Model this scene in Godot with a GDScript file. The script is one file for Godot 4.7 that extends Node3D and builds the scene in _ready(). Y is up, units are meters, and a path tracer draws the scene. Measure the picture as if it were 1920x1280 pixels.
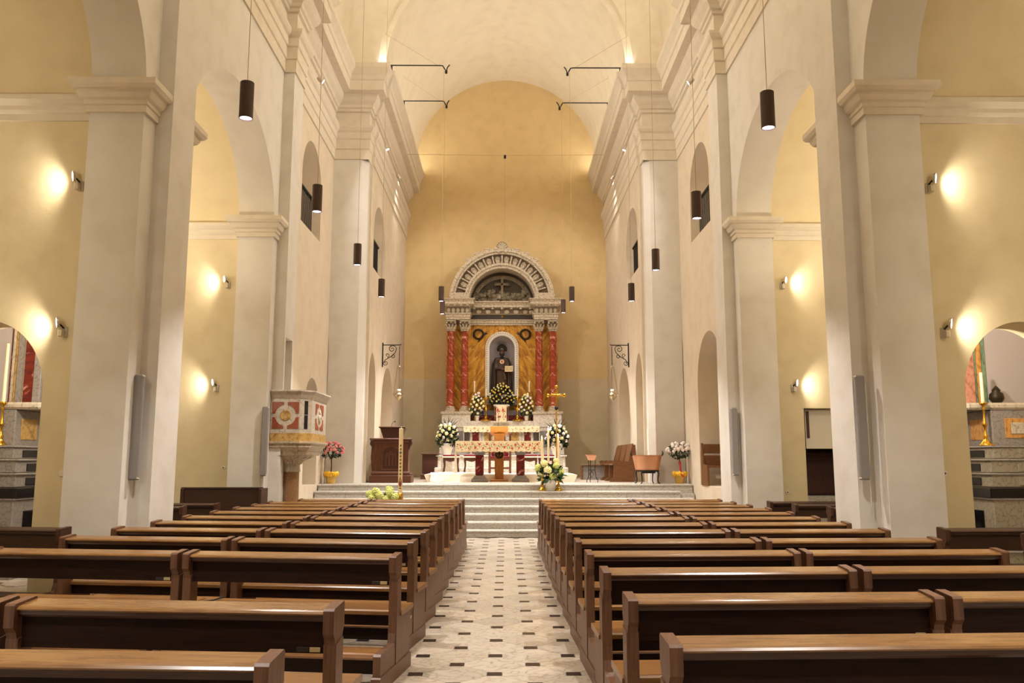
extends Node3D
# Interior of a church: nave with pews, raised presbytery, marble retable. y up, metres, the altar lies towards -z.

const NAVE_LIGHT := Color(1.0, 0.99, 0.96)
const ORD := ["first", "second", "third", "fourth", "fifth", "sixth", "seventh", "eighth", "ninth", "tenth", "eleventh", "twelfth", "thirteenth"]

var mats := {}
var taken := {}
var rng := RandomNumberGenerator.new()
var gid := 0


# ---------------------------------------------------------------- mesh builder
class MB:
	var st := SurfaceTool.new()
	var g := 0
	func _init() -> void:
		st.begin(Mesh.PRIMITIVE_TRIANGLES)
	func tri(a: Vector3, b: Vector3, c: Vector3, s := -1) -> void:
		st.set_smooth_group(s)
		st.add_vertex(a)
		st.add_vertex(c)
		st.add_vertex(b)
	func quad(a: Vector3, b: Vector3, c: Vector3, d: Vector3, s := -1) -> void:
		tri(a, b, c, s)
		tri(a, c, d, s)
	func quadn(a: Vector3, b: Vector3, c: Vector3, d: Vector3, n: Vector3, s := -1) -> void:
		if (c - a).cross(d - b).dot(n) >= 0.0:
			quad(a, b, c, d, s)
		else:
			quad(d, c, b, a, s)
	func box(c: Vector3, size: Vector3, ch := 0.0, x := Transform3D()) -> MB:
		# a box with chamfered edges
		var h := size / 2.0
		ch = minf(ch, minf(h.x, minf(h.y, h.z)) * 0.9)
		var ax := [Vector3.RIGHT, Vector3.UP, Vector3.BACK]
		for i in 3:
			for sg in [-1.0, 1.0]:
				var n: Vector3 = ax[i] * sg
				var u: Vector3 = ax[(i + 1) % 3]
				var v: Vector3 = ax[(i + 2) % 3]
				var hu: float = h[(i + 1) % 3] - ch
				var hv: float = h[(i + 2) % 3] - ch
				var o: Vector3 = c + n * h[i]
				quadn(x * (o - u * hu - v * hv), x * (o + u * hu - v * hv), x * (o + u * hu + v * hv), x * (o - u * hu + v * hv), x.basis * n)
		if ch > 0.0:
			for i in 3:
				var w: Vector3 = ax[i] * (h[i] - ch)
				var j := (i + 1) % 3
				var k := (i + 2) % 3
				for sj in [-1.0, 1.0]:
					for sk in [-1.0, 1.0]:
						var p1: Vector3 = c + ax[j] * sj * h[j] + ax[k] * sk * (h[k] - ch)
						var p2: Vector3 = c + ax[j] * sj * (h[j] - ch) + ax[k] * sk * h[k]
						quadn(x * (p1 - w), x * (p1 + w), x * (p2 + w), x * (p2 - w), x.basis * (ax[j] * sj + ax[k] * sk))
			for sx in [-1.0, 1.0]:
				for sy in [-1.0, 1.0]:
					for sz in [-1.0, 1.0]:
						var q := Vector3(sx, sy, sz)
						var a := c + q * Vector3(h.x, h.y - ch, h.z - ch)
						var b := c + q * Vector3(h.x - ch, h.y, h.z - ch)
						var d := c + q * Vector3(h.x - ch, h.y - ch, h.z)
						if sx * sy * sz > 0.0:
							tri(x * a, x * b, x * d)
						else:
							tri(x * a, x * d, x * b)
		return self
	func lathe(pr: Array, n := 16, x := Transform3D(), flat := false, from := 0.0, to := TAU) -> MB:
		# pr: Vector2(radius, height) from bottom to top, outside to the right
		for k in pr.size() - 1:
			g += 1
			var sm := -1 if flat else g
			var p: Vector2 = pr[k]
			var q: Vector2 = pr[k + 1]
			for i in n:
				var a := from + (to - from) * i / n
				var b := from + (to - from) * (i + 1) / n
				var ca := Vector3(cos(a), 0, -sin(a))
				var cb := Vector3(cos(b), 0, -sin(b))
				var p0 := x * (ca * p.x + Vector3(0, p.y, 0))
				var p1 := x * (cb * p.x + Vector3(0, p.y, 0))
				var q0 := x * (ca * q.x + Vector3(0, q.y, 0))
				var q1 := x * (cb * q.x + Vector3(0, q.y, 0))
				if p.x > 0.0:
					tri(p0, p1, q1, sm)
				if q.x > 0.0:
					tri(p0, q1, q0, sm)
		return self
	func slathe(pr: Array, n := 16, x := Transform3D()) -> MB:
		# a lathe smooth along its profile too
		g += 1
		var gg := g
		for k in pr.size() - 1:
			var p: Vector2 = pr[k]
			var q: Vector2 = pr[k + 1]
			for i in n:
				var a := TAU * i / n
				var b := TAU * ((i + 1) % n) / n
				var p0 := x * Vector3(cos(a) * p.x, p.y, -sin(a) * p.x)
				var p1 := x * Vector3(cos(b) * p.x, p.y, -sin(b) * p.x)
				var q0 := x * Vector3(cos(a) * q.x, q.y, -sin(a) * q.x)
				var q1 := x * Vector3(cos(b) * q.x, q.y, -sin(b) * q.x)
				if p.x > 0.0:
					tri(p0, p1, q1, gg)
				if q.x > 0.0:
					tri(p0, q1, q0, gg)
		return self
	func tube(pts: Array, r, n := 8, caps := true) -> MB:
		g += 1
		var gg := g
		var rings := []
		var up := Vector3.UP
		for i in pts.size():
			var d: Vector3 = (pts[mini(i + 1, pts.size() - 1)] - pts[maxi(i - 1, 0)]).normalized()
			if absf(d.dot(up)) > 0.95:
				up = Vector3.RIGHT if absf(d.x) < 0.9 else Vector3.BACK
			var u := d.cross(up).normalized()
			up = u.cross(d).normalized()
			var rr: float = r[i] if r is Array else r
			var ring := []
			for k in n:
				var a := TAU * k / n
				ring.append(pts[i] + (u * cos(a) + up * sin(a)) * rr)
			rings.append(ring)
		for i in pts.size() - 1:
			for k in n:
				var l := (k + 1) % n
				quad(rings[i][l], rings[i][k], rings[i + 1][k], rings[i + 1][l], gg)
		if caps:
			for k in range(1, n - 1):
				tri(rings[0][0], rings[0][k], rings[0][k + 1])
				var e = rings[-1]
				tri(e[0], e[k + 1], e[k])
		return self
	func prism(poly: PackedVector2Array, z0: float, z1: float, x := Transform3D(), smooth := false) -> MB:
		# a polygon in the xy plane, extruded from z0 up to z1
		if Geometry2D.is_polygon_clockwise(poly):
			poly.reverse()
		var t := Geometry2D.triangulate_polygon(poly)
		for i in range(0, t.size(), 3):
			var a := poly[t[i]]
			var b := poly[t[i + 1]]
			var c := poly[t[i + 2]]
			if (b - a).cross(c - a) < 0.0:
				var m := b
				b = c
				c = m
			tri(x * Vector3(a.x, a.y, z1), x * Vector3(b.x, b.y, z1), x * Vector3(c.x, c.y, z1))
			tri(x * Vector3(a.x, a.y, z0), x * Vector3(c.x, c.y, z0), x * Vector3(b.x, b.y, z0))
		g += 1
		for i in poly.size():
			var a := poly[i]
			var b := poly[(i + 1) % poly.size()]
			quad(x * Vector3(a.x, a.y, z0), x * Vector3(b.x, b.y, z0), x * Vector3(b.x, b.y, z1), x * Vector3(a.x, a.y, z1), g if smooth else -1)
		return self
	func ball(c: Vector3, r: Vector3, n := 10, m := 6, x := Transform3D()) -> MB:
		g += 1
		var gg := g
		for j in m:
			var t0 := PI * j / m - PI / 2
			var t1 := PI * (j + 1) / m - PI / 2
			for i in n:
				var a := TAU * i / n
				var b := TAU * ((i + 1) % n) / n
				var p := func(t: float, f: float) -> Vector3: return x * (c + r * Vector3(cos(t) * cos(f), sin(t), -cos(t) * sin(f)))
				if j > 0:
					tri(p.call(t0, a), p.call(t0, b), p.call(t1, b), gg)
				if j < m - 1:
					tri(p.call(t0, a), p.call(t1, b), p.call(t1, a), gg)
		return self
	func sweep(path: Array, profile: Array, flip := 1.0) -> MB:
		# path: Vector2 (x, z) corners in plan; profile: Vector2 (projection, y); projects to the side of flip, corners mitred
		var offs := []
		for i in path.size():
			var d0: Vector2 = (path[i] - path[maxi(i - 1, 0)]).normalized() if i > 0 else (path[1] - path[0]).normalized()
			var d1: Vector2 = (path[mini(i + 1, path.size() - 1)] - path[i]).normalized() if i < path.size() - 1 else d0
			var n0 := Vector2(-d0.y, d0.x) * flip
			var n1 := Vector2(-d1.y, d1.x) * flip
			var m := (n0 + n1).normalized()
			offs.append(m / maxf(m.dot(n0), 0.3))
		for i in path.size() - 1:
			var d: Vector2 = (path[i + 1] - path[i]).normalized()
			var nn := Vector2(-d.y, d.x) * flip
			for k in profile.size() - 1:
				var p: Vector2 = profile[k]
				var q: Vector2 = profile[k + 1]
				var a: Vector2 = path[i] + offs[i] * p.x
				var b: Vector2 = path[i + 1] + offs[i + 1] * p.x
				var c: Vector2 = path[i + 1] + offs[i + 1] * q.x
				var e: Vector2 = path[i] + offs[i] * q.x
				var t := q - p
				var n := Vector3(nn.x * t.y, -t.x, nn.y * t.y)
				quadn(Vector3(a.x, p.y, a.y), Vector3(b.x, p.y, b.y), Vector3(c.x, q.y, c.y), Vector3(e.x, q.y, e.y), n)
		for i in [0, path.size() - 1]:  # end caps
			var f: Vector2 = path[i]
			var poly := PackedVector2Array()
			for p in profile:
				poly.append(Vector2(p.x, p.y))
			poly.append(Vector2(0, profile[-1].y))
			var t := Geometry2D.triangulate_polygon(poly)
			for k in range(0, t.size(), 3):
				var v := []
				for l in 3:
					var q := poly[t[k + l]]
					var xy: Vector2 = f + offs[i] * q.x
					v.append(Vector3(xy.x, q.y, xy.y))
				tri(v[0], v[1], v[2])
		return self
	func put(mesh: Mesh, x: Transform3D) -> MB:
		var ar := mesh.surface_get_arrays(0)
		var vs: PackedVector3Array = ar[Mesh.ARRAY_VERTEX]
		var ix: PackedInt32Array = ar[Mesh.ARRAY_INDEX]
		st.set_smooth_group(-1)
		for i in ix:
			st.add_vertex(x * vs[i])
		return self
	func done() -> ArrayMesh:
		st.generate_normals()
		st.index()
		return st.commit()


# ---------------------------------------------------------------- objects
func numbered(n: String) -> String:
	if not taken.has(n):
		taken[n] = 0
		return n
	taken[n] += 1
	return "%s_%03d" % [n, taken[n]]


func thing(called: String, label: String, category: String, at := Vector3.ZERO, turn := 0.0, group := "") -> Node3D:
	var o := Node3D.new()
	o.name = numbered(called)
	add_child(o)
	o.position = at
	o.rotation.y = turn
	tag(o, label, category, group)
	return o


func tag(o: Node, label: String, category: String, group := "") -> void:
	o.set_meta("label", label)
	o.set_meta("category", category)
	if group != "":
		o.set_meta("group", group)


func part(called: String, mesh, m: Material, parent: Node, at := Vector3.ZERO, rot := Vector3.ZERO) -> MeshInstance3D:
	var o := MeshInstance3D.new()
	o.mesh = mesh.done() if mesh is MB else mesh
	o.material_override = m
	o.name = called if parent != self else numbered(called)
	o.position = at
	o.rotation = rot
	parent.add_child(o, true)
	return o


func struct(called: String, mesh, m: Material, label: String, category: String) -> MeshInstance3D:
	var o := part(called, mesh, m, self)
	tag(o, label, category)
	o.set_meta("kind", "structure")
	return o


func stuff(o: Node) -> Node:
	o.set_meta("kind", "stuff")
	return o


func V(x: float, y: float, z: float) -> Vector3:
	return Vector3(x, y, z)


func T(at: Vector3, rot := Vector3.ZERO, sc := Vector3.ONE) -> Transform3D:
	return Transform3D(Basis.from_euler(rot).scaled_local(sc), at)


func spot(parent: Node, at: Vector3, towards: Vector3, energy: float, angle: float, col: Color, size := 0.04, soft := 0.6) -> SpotLight3D:
	var l := SpotLight3D.new()
	l.name = "beam"
	l.light_color = col
	l.light_energy = energy
	l.spot_angle = angle
	l.spot_angle_attenuation = soft
	l.spot_range = 40.0
	l.spot_attenuation = 2.0
	l.light_size = size
	l.shadow_enabled = true
	parent.add_child(l, true)
	l.position = at
	var d := towards.normalized()
	l.basis = Basis.looking_at(d, Vector3.RIGHT if absf(d.y) > 0.95 else Vector3.UP)
	return l


func area(parent: Node, at: Vector3, towards: Vector3, w: float, h: float, energy: float, col: Color) -> AreaLight3D:
	var l := AreaLight3D.new()
	l.name = "glow"
	l.area_size = Vector2(w, h)
	l.light_color = col
	l.light_energy = energy
	l.area_range = 40.0
	l.area_attenuation = 2.0
	l.shadow_enabled = true
	parent.add_child(l, true)
	l.position = at
	var d := towards.normalized()
	l.basis = Basis.looking_at(d, Vector3.BACK if absf(d.y) > 0.95 else Vector3.UP)
	return l


const EXPOSURE := 1.0
const E_PENDANT := 15.0
const E_ALTAR_PENDANT := 15.0
const E_SPOT := 20.0
const E_ARCH := 0.8
const E_WALL := 0.85
const E_WALL_FILL := 5.0
const E_UP := 3.5
const E_BULB_FILL := 2.5
const E_COVE := 14.0
const E_NAVE_COVE := 66.0


const PAINT_NAVE := Color(0.86, 0.835, 0.80)
const PAINT_WARM := Color(0.86, 0.80, 0.715)
const PAINT_CHAPEL := Color(0.87, 0.805, 0.66)
const PAINT_BACK := Color(0.82, 0.71, 0.51)
const PAINT_DADO := Color(0.79, 0.73, 0.61)
const PAINT_VAULT := Color(0.89, 0.84, 0.745)
const PAINT_STUCCO := Color(0.855, 0.81, 0.735)

const W := 4.26      # half width of the nave
const WO := 4.90     # outer face of the arcade wall
const WP := 3.35     # half width of the presbytery
const PLAT := 1.022  # floor of the presbytery
const CORN := 11.2   # top of the main cornice


func _ready() -> void:
	var cam := Camera3D.new()
	cam.name = "camera"
	add_child(cam)
	cam.position = Vector3(0, 1.55, 0)
	cam.rotation = Vector3(atan(223.0 / 1575.0), -atan(12.0 * cos(atan(223.0 / 1575.0)) / 1575.0), 0)
	cam.fov = rad_to_deg(2.0 * atan(640.0 / 1575.0))
	cam.near = 0.05
	cam.far = 80.0
	cam.current = true
	var env := Environment.new()
	env.background_mode = Environment.BG_COLOR
	env.background_color = Color(0.01, 0.01, 0.015)
	env.tonemap_mode = Environment.TONE_MAPPER_LINEAR
	env.tonemap_exposure = EXPOSURE
	env.sdfgi_enabled = true
	env.ssao_enabled = true
	env.ssil_enabled = true
	var we := WorldEnvironment.new()
	we.name = "surroundings"
	we.environment = env
	add_child(we)
	rng.seed = 7
	make_materials()
	shell()
	entablature()
	vaults()
	floor_tiles()
	steps()
	chapels()
	pews()
	lamps()
	retable()
	high_altar()
	altar_table()
	presbytery_things()
	pulpit()
	flowers()
	side_altars()
	small_things()


# ---------------------------------------------------------------- materials
func noise_tex(freq: float, octaves: int, ramp: Array, size := 512, ridged := false, warp := 0.0, sd := 1) -> NoiseTexture2D:
	var n := FastNoiseLite.new()
	n.seed = sd
	n.noise_type = FastNoiseLite.TYPE_SIMPLEX_SMOOTH
	n.frequency = freq
	n.fractal_type = FastNoiseLite.FRACTAL_RIDGED if ridged else FastNoiseLite.FRACTAL_FBM
	n.fractal_octaves = octaves
	if warp > 0.0:
		n.domain_warp_enabled = true
		n.domain_warp_amplitude = warp
		n.domain_warp_frequency = freq * 0.7
	var t := NoiseTexture2D.new()
	t.width = size
	t.height = size
	t.seamless = true
	t.noise = n
	if ramp.size() > 0:
		var g := Gradient.new()
		var offs := PackedFloat32Array()
		var cols := PackedColorArray()
		for r in ramp:
			offs.append(r[0])
			cols.append(r[1])
		g.offsets = offs
		g.colors = cols
		t.color_ramp = g
	return t


func bump_tex(freq: float, octaves: int, strength: float, sd := 3) -> NoiseTexture2D:
	var t := noise_tex(freq, octaves, [], 512, false, 0.0, sd)
	t.as_normal_map = true
	t.bump_strength = strength
	return t


func mat(called: String, c: Color, rough := 0.6, metal := 0.0, tex: Texture2D = null, scale := Vector3.ONE, world := false, nrm: Texture2D = null, nscale := 0.3) -> StandardMaterial3D:
	var m := StandardMaterial3D.new()
	m.resource_name = called
	m.albedo_color = c
	m.roughness = rough
	m.metallic = metal
	if tex:
		m.albedo_texture = tex
	if nrm:
		m.normal_enabled = true
		m.normal_texture = nrm
		m.normal_scale = nscale
	if tex or nrm:
		m.uv1_triplanar = true
		m.uv1_world_triplanar = world
		m.uv1_scale = scale
	mats[called] = m
	return m


func shifted(called: String, of: StandardMaterial3D, off: Vector3, tint := Color.WHITE) -> StandardMaterial3D:
	var m: StandardMaterial3D = of.duplicate()
	m.resource_name = called
	m.uv1_offset = off
	m.albedo_color = of.albedo_color * tint
	mats[called] = m
	return m


func C(r: int, g: int, b: int) -> Color:
	return Color8(r, g, b)


func glow_mat(called: String, c: Color, e: float) -> StandardMaterial3D:
	var m := mat(called, C(250, 250, 250), 0.4)
	m.emission_enabled = true
	m.emission = c
	m.emission_energy_multiplier = e
	return m


func print_image(w: int, h: int, f: Callable) -> ImageTexture:
	var im := Image.create(w, h, false, Image.FORMAT_RGB8)
	for y in h:
		for x in w:
			im.set_pixel(x, y, f.call(x, y))
	return ImageTexture.create_from_image(im)


func make_materials() -> void:
	var patch := noise_tex(0.006, 5, [[0.0, Color(0.95, 0.94, 0.925)], [0.45, Color(0.98, 0.978, 0.974)], [1.0, Color(1, 1, 1)]], 1024, false, 20.0, 5)
	var rough := bump_tex(0.02, 5, 6.0)
	mat("plaster_cream", PAINT_NAVE, 0.85, 0.0, patch, V(0.28, 0.28, 0.28), true, rough, 0.08)
	mat("plaster_warm", PAINT_WARM, 0.85, 0.0, patch, V(0.28, 0.28, 0.28), true, rough, 0.08)
	mat("plaster_yellow", PAINT_CHAPEL, 0.85, 0.0, patch, V(0.28, 0.28, 0.28), true, rough, 0.08)
	mat("plaster_ochre", PAINT_BACK, 0.85, 0.0, patch, V(0.28, 0.28, 0.28), true, rough, 0.08)
	mat("plaster_dado", PAINT_DADO, 0.85, 0.0, patch, V(0.28, 0.28, 0.28), true, rough, 0.08)
	mat("plaster_vault", PAINT_VAULT, 0.85, 0.0, patch, V(0.28, 0.28, 0.28), true, rough, 0.06)
	mat("stucco", PAINT_STUCCO, 0.8, 0.0, patch, V(0.5, 0.5, 0.5), true, rough, 0.08)
	# stone: veins come from ridged noise
	var veins := noise_tex(0.007, 5, [[0.0, Color(1, 1, 1)], [0.62, Color(0.97, 0.965, 0.96)], [0.80, Color(0.86, 0.85, 0.84)], [1.0, Color(0.52, 0.51, 0.52)]], 1024, true, 45.0, 11)
	var w1 := mat("white_marble", C(194, 182, 166), 0.28, 0.0, veins, V(0.9, 0.9, 0.9), true)
	w1.metallic_specular = 0.5
	for i in 4:
		shifted("floor_marble_%d" % i, w1, V(0.37 * i, 0.0, 0.53 * i), [Color.WHITE, Color(0.955, 0.95, 0.94), Color(1.0, 0.985, 0.97), Color(0.925, 0.92, 0.915)][i])
	mat("altar_marble", C(224, 214, 200), 0.3, 0.0, veins, V(0.9, 0.9, 0.9), false)
	mat("step_marble", C(204, 198, 188), 0.35, 0.0, veins, V(0.8, 1.6, 0.8), true)
	mat("grey_marble", C(142, 134, 130), 0.35, 0.0, veins, V(1.3, 1.3, 1.3), true)
	mat("dark_tile", C(34, 27, 26), 0.25)
	mat("joint", C(150, 138, 122), 0.9)
	mat("black_marble", Color.WHITE, 0.2, 0.0, noise_tex(0.01, 5, [[0.0, Color8(20, 18, 22)], [0.86, Color8(20, 18, 22)], [1.0, Color8(170, 160, 150)]], 512, true, 40.0, 4), V(1.5, 1.5, 1.5))
	var red := streaks(Color8(162, 68, 42), Color8(132, 50, 32), Color8(240, 200, 176), 0.6, 256, 512, 61, false)
	mat("red_marble", Color.WHITE, 0.25, 0.0, red, V(1.25, 0.4, 1.25), false)
	mat("deep_red_marble", Color.WHITE, 0.25, 0.0, streaks(Color8(112, 32, 26), Color8(84, 22, 20), Color8(190, 140, 124), 0.2, 256, 256, 63, false), V(1.3, 0.9, 1.3), false)
	mat("pulpit_red", Color.WHITE, 0.35, 0.0, noise_tex(0.05, 4, [[0.0, Color8(84, 36, 20)], [0.5, Color8(140, 68, 40)], [0.8, Color8(170, 92, 58)], [1.0, Color8(200, 140, 100)]], 512, false, 10.0, 8), V(2, 2, 2))
	mat("porphyry", Color.WHITE, 0.3, 0.0, noise_tex(0.06, 3, [[0.0, Color8(36, 22, 15)], [0.48, Color8(98, 62, 38)], [0.56, Color8(190, 146, 98)], [1.0, Color8(214, 172, 124)]], 512, false, 10.0, 9), V(3, 3, 3))
	var yel := noise_tex(0.009, 5, [[0.0, Color(0.62, 0.52, 0.42)], [0.4, Color(0.90, 0.88, 0.85)], [0.7, Color(1, 1, 1)], [1.0, Color(0.75, 0.66, 0.55)]], 1024, false, 35.0, 31)
	mat("yellow_marble", Color.WHITE, 0.3, 0.0, streaks(Color8(206, 148, 46), Color8(150, 96, 28), Color8(222, 172, 86), -0.9, 512, 512, 65, true), V(1.0 / 2.1, 0.35, 0.5), false)
	mat("pale_yellow_marble", C(196, 158, 92), 0.35, 0.0, yel, V(0.9, 0.9, 0.9), false)
	mat("pink_marble", C(196, 136, 116), 0.35, 0.0, yel, V(1.4, 0.7, 1.4), false)
	mat("green_marble", C(118, 146, 122), 0.35, 0.0, yel, V(1.6, 0.9, 1.6), false)
	mat("orange_marble", C(204, 150, 84), 0.35, 0.0, yel, V(1.6, 0.7, 1.6), false)
	var old := noise_tex(0.02, 5, [[0.0, Color(0.55, 0.53, 0.5)], [0.4, Color(0.9, 0.89, 0.87)], [1.0, Color(1, 1, 1)]], 512, false, 12.0, 41)
	mat("carved_marble", C(212, 196, 172), 0.5, 0.0, old, V(1.4, 1.4, 1.4), false, rough, 0.5)
	mat("dark_carving", C(122, 102, 78), 0.6, 0.0, old, V(2, 2, 2), false, rough, 0.8)  # darker tone for the ground behind carved leaves
	mat("dark_relief", C(84, 72, 56), 0.7, 0.0, old, V(2, 2, 2))
	mat("worn_stone", C(150, 140, 122), 0.5, 0.0, veins, V(1.1, 1.1, 1.1))
	mat("worn_relief", C(142, 128, 104), 0.65, 0.0, old, V(2, 2, 2), false, rough, 0.8)
	mat("dark_frieze", C(62, 48, 38), 0.4, 0.0, old, V(3, 3, 3))
	mat("niche_plaster", C(172, 162, 164), 0.8)
	mat("bronze", C(52, 42, 28), 0.45, 0.6)
	# wood: noise stretched along the grain
	var grain := noise_tex(0.012, 5, [[0.0, Color(0.78, 0.72, 0.66)], [0.42, Color(0.94, 0.92, 0.89)], [0.65, Color(1.02, 1.01, 1.0)], [1.0, Color(0.86, 0.81, 0.76)]], 1024, false, 12.0, 51)
	var along := V(0.25, 3.2, 3.2)
	var upright := V(3.2, 0.25, 3.2)
	var w := mat("pew_edge_shade", C(62, 34, 19), 0.3, 0.0, grain, along)  # shade on the rail edge, put into a darker wood colour
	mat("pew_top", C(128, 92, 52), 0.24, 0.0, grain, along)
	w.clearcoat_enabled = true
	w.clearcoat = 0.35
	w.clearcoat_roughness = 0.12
	mat("pew_seat", C(134, 92, 46), 0.3, 0.0, grain, along)
	mat("pew_back", C(38, 21, 13), 0.5, 0.0, grain, along)
	mats.pew_back.metallic_specular = 0.25
	mat("pew_end", C(104, 70, 48), 0.42, 0.0, grain, upright)
	mat("dark_pew", C(60, 36, 24), 0.45, 0.0, grain, along)
	mat("dark_pew_end", C(70, 42, 27), 0.45, 0.0, grain, upright)
	mat("choir_wood", C(116, 76, 42), 0.45, 0.0, grain, along)
	mat("ambo_wood", C(98, 56, 34), 0.4, 0.0, grain, upright)
	mat("ambo_dark", C(74, 36, 22), 0.45, 0.0, grain, upright)
	mat("oak", C(188, 124, 50), 0.4, 0.0, grain, upright)
	mat("statue_wood", C(64, 42, 24), 0.42, 0.0, grain, V(6, 1.2, 6))
	mat("skin_paint", C(112, 72, 48), 0.5)
	mat("parchment", C(224, 200, 156), 0.7)
	mat("gold", C(214, 164, 62), 0.22, 1.0)
	mat("old_gold", C(196, 150, 64), 0.34, 1.0)
	mat("silver", C(186, 170, 140), 0.3, 1.0)
	mat("steel", C(206, 198, 188), 0.28, 0.85)
	mat("copper", C(208, 154, 120), 0.36, 0.85, bump_null(), Vector3.ONE, false, bump_tex(0.03, 2, 4.0, 7), 0.3)
	mat("iron", C(26, 21, 19), 0.55, 0.4)
	mat("lamp_brown", C(62, 38, 26), 0.5)
	mat("speaker_grey", C(136, 130, 126), 0.6)
	mat("wire", C(170, 140, 96), 0.5)
	mat("rubber", C(18, 16, 16), 0.7)
	mat("wax", C(246, 230, 196), 0.45)
	mats.wax.subsurf_scatter_enabled = true
	mats.wax.subsurf_scatter_strength = 0.3
	mat("cloth_white", C(240, 226, 202), 0.9)
	mat("velvet", C(120, 30, 34), 0.9)
	mat("paper", C(238, 232, 220), 0.9)
	mat("vase_white", C(232, 226, 214), 0.35)
	mat("leaf", C(30, 48, 20), 0.5)
	mats.leaf.backlight_enabled = true
	mats.leaf.backlight = Color(0.05, 0.08, 0.02)
	mat("leaf_bright", C(44, 82, 30), 0.45)
	mat("bloom_cream", C(246, 236, 176), 0.8)
	mat("bloom_yellow", C(238, 206, 92), 0.8)
	mat("bloom_lime", C(218, 222, 136), 0.8)
	mat("bloom_white", C(240, 226, 220), 0.8)
	mat("bloom_pink", C(224, 134, 134), 0.8)
	mat("stem", C(44, 34, 22), 0.8)
	mat("foil", C(240, 186, 44), 0.4, 0.2)
	mat("basket", C(206, 168, 84), 0.6)
	mat("ribbon", C(190, 40, 52), 0.6)
	mat("plate_brass", C(186, 168, 122), 0.4, 0.4)
	mat("plate_dark", C(40, 30, 24), 0.4)
	mat("socket", C(224, 212, 190), 0.5)
	glow_mat("lens_cool", Color(0.96, 0.9, 1.0), 14.0)
	glow_mat("lens_warm", Color(1.0, 0.93, 0.86), 9.0)
	glow_mat("flame", Color(1.0, 0.86, 0.6), 10.0)
	glow_mat("led_strip", Color(1.0, 0.83, 0.6), 2.0)


func bump_null() -> Texture2D:
	return null


func streaks(base: Color, dark: Color, light: Color, slant: float, w: int, h: int, sd: int, mirrored: bool) -> ImageTexture:
	# marble with long slanting veins
	var n := FastNoiseLite.new()
	n.seed = sd
	n.frequency = 0.022
	n.fractal_octaves = 4
	var f := FastNoiseLite.new()
	f.seed = sd + 1
	f.frequency = 0.011
	f.fractal_type = FastNoiseLite.FRACTAL_RIDGED
	f.fractal_octaves = 4
	var im := Image.create(w, h, false, Image.FORMAT_RGB8)
	var dir := V2(cos(slant), sin(slant))
	for y in h:
		for x in w:
			var xx := float(mini(x, w - 1 - x)) if mirrored else float(x)
			var a := xx * dir.x - y * dir.y
			var b := xx * dir.y + y * dir.x
			var bend := n.get_noise_2d(x, y) * 14.0
			var v := n.get_noise_2d(a * 0.35 + bend * 0.5, b * 1.6 + bend)
			var c := base.lerp(dark, clampf(v * 1.6 + 0.25, 0.0, 1.0))
			var r := f.get_noise_2d(a * 0.35 + 300.0, b * 1.7 + bend)
			var k := clampf((r - 0.44) * 4.0, 0.0, 1.0) * clampf(0.6 + 2.0 * n.get_noise_2d(a * 0.6, b * 0.6 + 500.0), 0.0, 1.0)
			im.set_pixel(x, y, c.lerp(light, k))
	return ImageTexture.create_from_image(im)


# ---------------------------------------------------------------- the setting
func pt(axis: String, u: float, y: float, w: float) -> Vector3:
	return Vector3(w, y, u) if axis == "z" else Vector3(u, y, w)


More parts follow.
